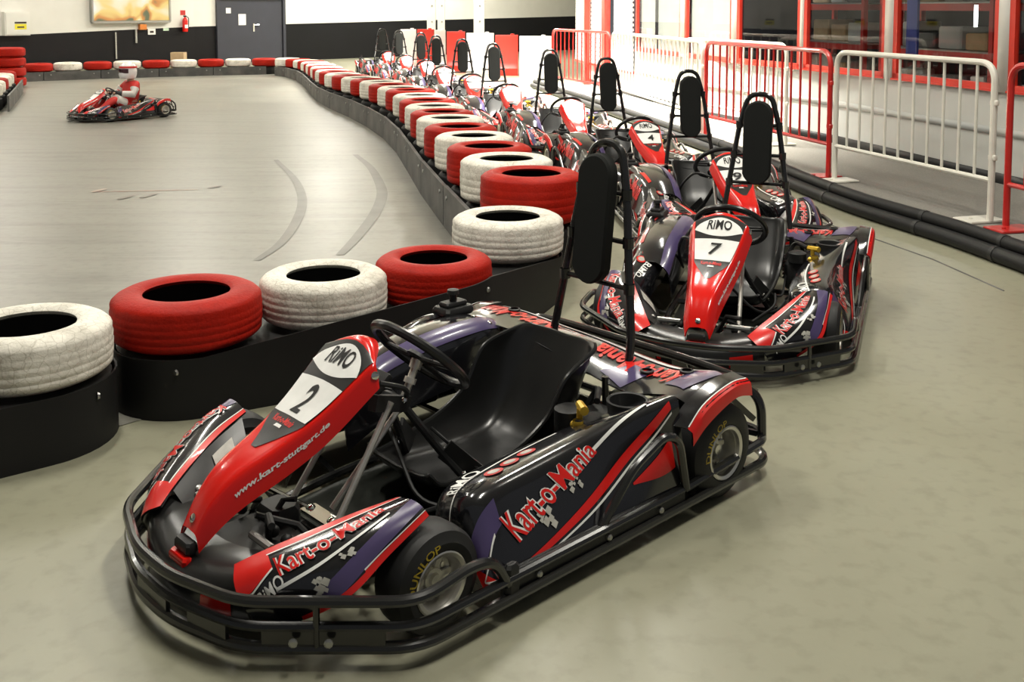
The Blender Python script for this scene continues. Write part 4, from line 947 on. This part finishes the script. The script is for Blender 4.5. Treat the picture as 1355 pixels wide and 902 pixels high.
# ---- raised carpet strip and rubber kerb beside the pit lane
K_ = [Vector(p) for p in ((3.30,5.2,0),(3.28,6.31,0),(3.20,6.83,0),(3.08,7.41,0),(2.80,8.39,0),(2.64,9.31,0),(2.54,10.2,0),(2.36,11.6,0),(2.0,13.6,0),(1.55,16.2,0),(1.0,19.0,0),(.4,22.0,0))]
Ks = [Surf.cr(K_, i/60) for i in range(61)]
cs = [p+Vector((.06,.0,.004)) for p in Ks]
m = MB(); R_ = RW; n_ = len(cs); V = cs+[Surf.cr(R_, i/60)+Vector((0,0,.004)) for i in range(61)]
m.add(V, [(i+1, i, n_+i, n_+i+1) for i in range(60)]); struct('floor_carpet', m, M_carpet)
KERB = empty('rubber_kerb', Ks[0]); tag(KERB, 'long low kerb of black rubber tubes beside the pit lane floor', 'kerb')
for ox, z, r in ((.0,.055,.055),(.115,.055,.052),(.058,.135,.048)):
    P = []
    for i, p in enumerate(Ks):
        t = (Ks[min(i+1,60)]-Ks[max(i-1,0)]).normalized(); nn = Vector((t.y,-t.x,0)); P.append(p+nn*(ox+.03)+Vector((0,0,z)))
    m = MB(); m.tube([q-Ks[0] for q in P], r, 12); tb = m.build('tube', M_rubber, KERB)
    for i in range(4, 60, 7):
        t = (P[i+1]-P[i]).normalized(); m = MB(); m.tube([P[i]-Ks[0]-t*.02, P[i]-Ks[0]+t*.02], r+.004, 12); m.build('joint_band', M_black, tb)

# ---- crowd barriers
def barrier(a, b, red, lab, hgt=1.26):
    a, b = Vector(a), Vector(b); d = b-a; L = d.length; o = empty('crowd_barrier', a, math.atan2(d.y,d.x)); tag(o, lab, 'barrier', 'crowd barriers along the pit lane')
    M = M_bred if red else M_bwhite; lo = .34
    m = MB(); r = .026
    m.tube(rounded([(0,0,.02),(0,0,hgt),(L,0,hgt),(L,0,.02)], .16, 8), r, 10); m.tube([(0,0,lo),(L,0,lo)], .020, 8); fr_ = m.build('frame', M, o)
    n = max(8, int(round(L/.19)))
    for k in range(1, n):
        x = L*k/n; z1 = hgt
        e = min(x, L-x)
        if e < .16: z1 = hgt-.16+math.sqrt(max(0,.16**2-(.16-e)**2))
        m = MB(); m.tube([(x,0,lo),(x,0,z1)], .0125, 7); m.build('bar', M, o)
    for x, s in ((0,1),(L,-1)):
        m = MB(); m.box((x+s*.09,-.02,.012),(.22,.34,.018), bev=.005); m.tube([(x+s*.10,-.10,.02),(x+s*.10,-.10,.03)], .016, 8); m.build('foot', M, o)
    for z in (.95,.52): m = MB(); m.box((L+.005,0,z),(.08,.035,.045), bev=.008); m.build('clamp', M, o)
    return o
barrier((3.17,10.16,.004),(3.76,8.10,.004),0,'white crowd barrier at the right between two red ones')
barrier((2.43,13.02,.004),(3.14,10.26,.004),1,'red crowd barrier in the middle, left of the nearest white one')
barrier((1.72,17.85,.004),(2.40,13.14,.004),0,'long white crowd barrier left of the middle red one')
barrier((.80,20.4,.004),(1.69,18.0,.004),1,'farthest red crowd barrier in front of the perforated panels')
barrier((3.80,7.92,.004),(4.30,5.9,.004),1,'red crowd barrier cut off by the right edge')
barrier((2.50,15.05,.004),(3.35,12.7,.004),0,'white crowd barrier standing behind the others close to the windows', 1.24)

# ---- plastic water barriers behind the parked karts
M_pw = mat('white barrier plastic', (.80,.80,.77), .45, 0, .4, noise=(5,(.75,.75,.72),1)); M_pr = mat('red barrier plastic', (.60,.035,.02), .4, 0, .4, noise=(5,(.54,.03,.018),1))
def water_barrier(px0, px1, d, top, red, lab):
    x0, y = on_ray(px0, d); x1, _ = on_ray(px1, d); w = x1-x0; h = CH-(top-10)*d/FPX
    o = empty('water_barrier', ((x0+x1)/2, y, 0)); tag(o, lab, 'barrier', 'plastic water barriers'); M = M_pr if red else M_pw
    m = MB(); hw = w/2-.01
    sec = [(-.24,0),(-.24,.18),(-.15,.32),(-.10,h-.06),(-.07,h),(.07,h),(.10,h-.06),(.15,.32),(.24,.18),(.24,0)]
    n = len(sec); xs = [-hw,-hw+.03]+[-hw+.03+(2*hw-.06)*k/8 for k in range(1,8)]+[hw-.03,hw]; V = []; F = []
    for i, x in enumerate(xs):
        rib = 1-.12*((i % 2) == 0)
        for yy, zz in sec: V.append((x, yy*(rib if .2 < zz < h-.05 else 1), zz))
    for i in range(len(xs)-1):
        for k in range(n): l = (k+1) % n; F.append((i*n+k, i*n+l, (i+1)*n+l, (i+1)*n+k))
    F += [tuple(range(n)), tuple(range((len(xs)-1)*n+n-1, (len(xs)-1)*n-1, -1))]
    m.add(V, F); fix_normals(m.build('shell', M, o))
    m = MB(); m.lathe([(.05,h),(.05,h+.03),(0,h+.035)], 12, (hw*.5,0,0)); m.build('filler_cap', M, o)
for a in ((687,730,25.6,47.5,0,'widest white plastic barrier, left of the farthest crowd barrier'),(655,686,26.2,46,1,'pale red plastic barrier behind the parked karts, right of the white one'),(617,654,26.8,43.5,0,'white plastic barrier between two red ones'),
          (591,616,27.4,41.5,1,'bright red plastic barrier in front of the pillars'),(576,590,28,39.5,0,'narrow white plastic barrier in front of the slim pillars'),(552,575,28.6,38.5,1,'red plastic barrier at the far left of the row'),(530,551,29.2,38.5,0,'pale plastic barrier at the left end of the row')):
    water_barrier(*a)

# ---- worn floor paint and skid marks on the track
M_skid = mat('rubber skid mark', (.115,.11,.097), .42, 0, .4, noise=(5,(.15,.145,.125),1)); M_fmark = mat('worn red floor paint', (.38,.15,.10), .4, 0, .5, noise=(9,(.37,.30,.25),1)); M_fdark = mat('dark floor paint', (.12,.10,.085), .4, 0, .5, noise=(9,(.2,.18,.15),1))
def strip(name, pts, w, m_, lab, z=.006):
    P = [Surf.cr([Vector((*p,0)) for p in pts], i/30) for i in range(31)]; V = []
    for i, p in enumerate(P):
        t = (P[min(i+1,30)]-P[max(i-1,0)]).normalized(); nn = Vector((-t.y,t.x,0)); ww = w*(.6+.4*math.sin(PI*i/30)); V += [p+nn*ww/2+Vector((0,0,z)), p-nn*ww/2+Vector((0,0,z))]
    m = MB(); m.add(V, [(2*i,2*i+1,2*i+3,2*i+2) for i in range(30)]); tag(m.build(name, m_), lab, 'floor mark')
strip('skid_mark', [at(px,py).xy for px,py in ((470,205),(490,222),(503,245),(505,262),(495,285),(472,315),(450,338))], .10, M_skid, 'curved dark skid mark closest to the tyre row')
strip('skid_mark', [at(px,py).xy for px,py in ((365,212),(390,238),(400,265),(393,292),(372,322),(340,345))], .085, M_skid, 'curved dark skid mark in the middle of the track')
strip('floor_line', [at(px,py).xy for px,py in ((130,254.5),(200,253),(262,251.5))], .03, M_fmark, 'thin worn red line painted across the track')
for (a, b, M, lab) in (((122,255),(140,250.5),M_fmark,'short red dash at the left end of the thin red line'),((157,264.5),(176,259),M_fdark,'dark dash below the thin red line, left of two'),((186,262.5),(207,256.5),M_fdark,'dark dash below the thin red line, right of two'),((276,249.5),(292,246.5),M_fdark,'short dash right of the thin red line')):
    strip('floor_dash', [at(*a).xy, at(*b).xy], .07, M, lab, .008)
m = MB(); P = [at(px,py) for px,py in ((1045,262),(1100,287),(1180,311),(1260,338),(1355,378))]; m.tube([p+Vector((-.18,-.12,.001)) for p in P], .006, 4); tag(m.build('floor_joint', M_board), 'thin dark joint in the floor beside the rubber kerb', 'floor mark')

# ================================================================== KARTS
def find(o, name):
    for c in kids(o):
        if c.name.split('.')[0] == name: return c
        r = find(c, name)
        if r: return r
KART.location = (-.158, 3.549, 0); KART.rotation_euler = (0,0,R(223.2))
tag(KART, 'black and red go-kart number 2 nearest the camera, in front of the tyres', 'go-kart', 'parked go-karts')
SPOTS = [(1.24,5.66,248,'7','black and red go-kart number 7 parked right behind number 2'),
         (1.53,7.92,275,'9','go-kart number 9 parked directly behind number 7'),
         (1.13,10.1,282,'4','go-kart number 4 in the row, behind number 9 and left of the middle red barrier'),
         (.60,12.3,280,'10','go-kart number 10, fifth in the row counted from the camera'),
         (-.12,14.45,282,'','sixth parked go-kart counted from the camera, before the pale red plastic barrier'),
         (-.69,16.6,281,'','seventh parked go-kart counted from the camera'),
         (-1.28,18.75,281,'','eighth parked go-kart counted from the camera'),
         (-1.75,20.9,281,'','ninth parked go-kart counted from the camera'),
         (-2.40,23.05,284,'','tenth parked go-kart counted from the camera, last but one of the row'),
         (-3.05,25.2,284,'','last parked go-kart at the far end of the row')]
def digit_mesh(o, txt):
    """the same plate with another number on it"""
    me = o.data; xs = [Vector(v.co) for v in me.vertices]
    cx = sum(xs, Vector())/len(xs)
    V, F, asp = lettering(txt, shear=.15, weight=.015)
    ey = Vector((-.80,0,.60))*.075; ex = Vector((0,.062*(1.5 if len(txt) > 1 else 1),0))
    n = ex.cross(ey).normalized(); n = n if n.z > 0 else -n
    m2 = bpy.data.meshes.new('number'); m2.from_pydata([cx+ex*(a-.5)+ey*(b-.5)+n*.004 for a, b in V], [], F); m2.materials.append(M_ink); m2.update(); return m2
for x, y, a, num, lab in SPOTS:
    k = copy_tree(KART); k.location = (x,y,0); k.rotation_euler = (0,0,R(a)); k['label'] = lab
    dg = find(k, 'number')
    if num: dg.data = digit_mesh(dg, num)
    else: bpy.data.objects.remove(dg)
# ---- the kart on the track and its driver
MK = copy_tree(KART); MK.location = (-6.0,16.0,0); MK.rotation_euler = (0,0,R(232)); MK.scale = (.72,.72,.72)
MK['label'] = 'red go-kart driving on the track with a helmeted driver'; del MK['group']
dg = find(MK, 'number'); bpy.data.objects.remove(dg)
rh = find(MK, 'roll_hoop')
for c in kids(rh): bpy.data.objects.remove(c)
bpy.data.objects.remove(rh)
M_skin = mat('skin', (.52,.32,.23), .5, noise=(20,(.48,.29,.21),1)); M_jr = mat('red race suit', (.60,.025,.02), .6, noise=(8,(.52,.02,.016),1)); M_jw = mat('white race suit', (.72,.70,.66), .6, noise=(8,(.64,.62,.58),1)); M_helm = mat('white helmet shell', (.82,.82,.82), .15, 0, .5, .5, noise=(8,(.78,.78,.78),1)); M_visor = mat('dark visor', (.05,.02,.03), .08, 0, .6, .5, noise=(8,(.04,.015,.02),1)); M_glove = mat('black glove', (.02,.02,.022), .6, noise=(20,(.015,.015,.017),1))
def skinned(name, pts, edges, m_, parent=None, sub=2, root=0):
    me = bpy.data.meshes.new(name); me.from_pydata([p[:3] for p in pts], edges, []); o = bpy.data.objects.new(name, me); COL.objects.link(o)
    md = o.modifiers.new('skin', 'SKIN'); 
    for v, p in zip(me.skin_vertices[0].data if me.skin_vertices else [], pts): v.radius = (p[3], p[3] if len(p) < 5 else p[4])
    if not me.skin_vertices:
        me.skin_vertices.new() if hasattr(me.skin_vertices,'new') else None
    for i, (v, p) in enumerate(zip(me.skin_vertices[0].data, pts)):
        v.radius = (p[3], p[3] if len(p) < 5 else p[4]); v.use_root = (i == root)
    md.use_smooth_shade = True
    s = o.modifiers.new('sub', 'SUBSURF'); s.levels = sub; s.render_levels = sub
    dgp = bpy.context.evaluated_depsgraph_get(); ne = bpy.data.meshes.new_from_object(o.evaluated_get(dgp)); ne.name = name
    o.modifiers.clear(); o.data = ne; ne.materials.clear(); ne.materials.append(m_)
    for p in ne.polygons: p.use_smooth = True
    o.parent = parent; return o
person = empty('person', MK.location, R(232)); tag(person, 'person in a white helmet and red and white suit driving the kart on the track', 'person')
# seated: hips in the seat, back leaning, arms forward to the wheel, legs out to the pedals (x forward, y left)
def arm(s): return [(-.17,.17*s,.60,.062),(-.06,.25*s,.42,.046),(.13,.13*s,.455,.034),(.175,.105*s,.465,.03)]
def leg(s): return [(-.10,.10*s,.15,.085),(.26,.16*s,.36,.066),(.53,.12*s,.15,.045),(.60,.12*s,.20,.036)]
B = [(-.12,0,.16,.125),(-.16,0,.32,.125),(-.19,0,.50,.145,.11),(-.19,0,.62,.10,.08),(-.17,0,.69,.052),(-.155,0,.75,.062),(-.14,0,.82,.085),(-.14,0,.88,.075)]
E_ = [(i,i+1) for i in range(7)]
for s in (1,-1):
    n = len(B); B += arm(s); E_ += [(2,n),(n,n+1),(n+1,n+2),(n+2,n+3)]
    n2 = len(B)   # five fingers bent round the wheel rim
    for k, (dy, ln_) in enumerate(((-.022,.042),(-.008,.048),(.007,.046),(.021,.038))):
        f0 = len(B); B += [(.20,(.105+dy*.9)*s,.475,.010),(.20+ln_*.6,(.10+dy)*s,.468,.009),(.20+ln_*.5,(.10+dy)*s,.44,.008)]; E_ += [(n2-1,f0),(f0,f0+1),(f0+1,f0+2)]
    f0 = len(B); B += [(.18,.075*s,.47,.011),(.20,.06*s,.455,.009)]; E_ += [(n2-1,f0),(f0,f0+1)]
    n = len(B); B += leg(s); E_ += [(0,n),(n,n+1),(n+1,n+2),(n+2,n+3)]
    f0 = len(B); B += [(.63,.13*s,.11,.032),(.68,.13*s,.21,.03)]; E_ += [(n+2,f0),(f0,f0+1)]
body = skinned('body', B, E_, M_skin, person, 2)
J = [(-.12,0,.15,.14),(-.16,0,.32,.14),(-.19,0,.50,.16,.125),(-.185,0,.63,.11,.09),(-.175,0,.67,.062)]; JE = [(i,i+1) for i in range(4)]
for s in (1,-1):
    n = len(J); J += [(-.17,.17*s,.60,.076),(-.06,.25*s,.42,.060),(.10,.145*s,.448,.046)]; JE += [(2,n),(n,n+1),(n+1,n+2)]
jk = skinned('suit_jacket', J, JE, M_jr, person, 2)
T_ = [(-.12,0,.155,.135)]; TE = []
for s in (1,-1):
    n = len(T_); T_ += [(-.10,.10*s,.15,.10),(.26,.16*s,.36,.080),(.51,.122*s,.165,.058)]; TE += [(0,n),(n,n+1),(n+1,n+2)]
skinned('suit_trousers', T_, TE, M_jr, person, 2)
m = MB()
for s in (1,-1):
    a = Vector((-.12,.205*s,.53)); b = Vector((-.06,.25*s,.43)); c = Vector((.09,.15*s,.447)); m.tube([a,b,c], [.079,.068,.052], 14)
m.build('suit_sleeve', M_jw, person)
m = MB(); m.tube([(.05,.12,.27),(.24,.158,.365)], [.098,.088], 14); m.tube([(.05,-.12,.27),(.24,-.158,.365)], [.098,.088], 14); m.build('suit_panel', M_jw, person)
m = MB()
for s in (1,-1): m.tube([(.10,.142*s,.45),(.15,.118*s,.462),(.185,.105*s,.468),(.205,.10*s,.468)], [.044,.042,.042,.036], 12)
m.build('glove', M_glove, person)
m = MB()
for s in (1,-1): m.tube([(.52,.12*s,.13),(.57,.122*s,.12),(.62,.128*s,.14),(.66,.13*s,.21),(.675,.13*s,.225)], [.055,.058,.05,.046,.036], 12)
m.build('shoe', M_glove, person)
hm = MB(); hc = Vector((-.135,0,.835)); V = []; nu, nv = 20, 28
prof = [(.10,-.135),(.128,-.12),(.142,-.06),(.148,.0),(.142,.06),(.122,.105),(.09,.135),(.05,.152),(0,.158)]
hm.lathe(prof, 28); hm.v = [(x*(1.12 if x > 0 else 1.02)+(.02 if (x > .05 and z < -.02) else 0)+hc.x, y*.95+hc.y, z+hc.z) for x,y,z in hm.v]
hel = hm.build('helmet', M_helm, person, 60)
m = MB(); m.lathe([(.150,-.035),(.153,.0),(.150,.045)], 18, a0=-R(62), a1=R(62)); m.v = [(x*1.13+hc.x, y*.97+hc.y, z+hc.z) for x,y,z in m.v]; m.build('visor', M_visor, hel)
m = MB(); m.lathe([(.150,.055),(.148,.075),(.140,.09)], 30); m.v = [(x*(1.13 if x>0 else 1.03)+hc.x, y*.97+hc.y, z+hc.z) for x,y,z in m.v]; m.build('helmet_stripe', M_jr, hel)
person.location = MK.location; person.scale = (.86,.86,.86)

# ================================================================== LIGHT
m = MB(); m.add([(-20,-3,WH),(14,-3,WH),(14,60,WH),(-20,60,WH)], [(3,2,1,0)]); struct('ceiling', m, plain('white ceiling', (.66,.66,.63), .7, noise=(2,(.6,.6,.57),1)))
M_lamp = mat('lamp diffuser', (.9,.9,.85), .4, emit=((1,.97,.88), 6), noise=(5,(.88,.88,.83),1))
def lamp(x, y, L, W, watts, col=(1,.96,.86), rz=0, z=5.6):
    l = bpy.data.lights.new('ceiling_or_added_light', 'AREA'); l.shape = 'RECTANGLE'; l.size = L; l.size_y = W; l.energy = watts; l.color = col
    o = bpy.data.objects.new('ceiling_or_added_light', l); COL.objects.link(o); o.location = (x,y,z); o.rotation_euler = (0,0,rz)
    return o
LIGHTS = [(1.0,2.8,.14,1.5,150),(-2.2,5.0,.14,1.5,130),(3.4,6.0,.14,1.5,105),(-4.6,9.5,.25,3,115),(.9,9.5,.25,3,150),(-9,11,.25,3,120),
          (1.5,15.5,.6,5,1000,66),(.8,20.5,.6,4,800,66),(-4.8,16,.25,3,120),(-10,18,.25,3,150),(-1.2,22.5,.6,4,800,80),(-7.2,23,.25,3,170),(-12,24,.25,3,150),(-5,28,.4,4,430),(-2,33,.5,4,900)]  # strong ones added to overexpose the lane end and brighten the back wall
for q in LIGHTS:
    o = lamp(*q[:5])
    if len(q) > 5: o.data.spread = R(q[5])
w = bpy.data.worlds.new('hall'); SC.world = w; w.use_nodes = True; bg = w.node_tree.nodes['Background']; bg.inputs[0].default_value = (.8,.82,.85,1); bg.inputs[1].default_value = .12
vs = SC.view_settings; vs.view_transform = 'Standard'; vs.look = 'None'; vs.gamma = 1; vs.use_curve_mapping = False; vs.exposure = .33
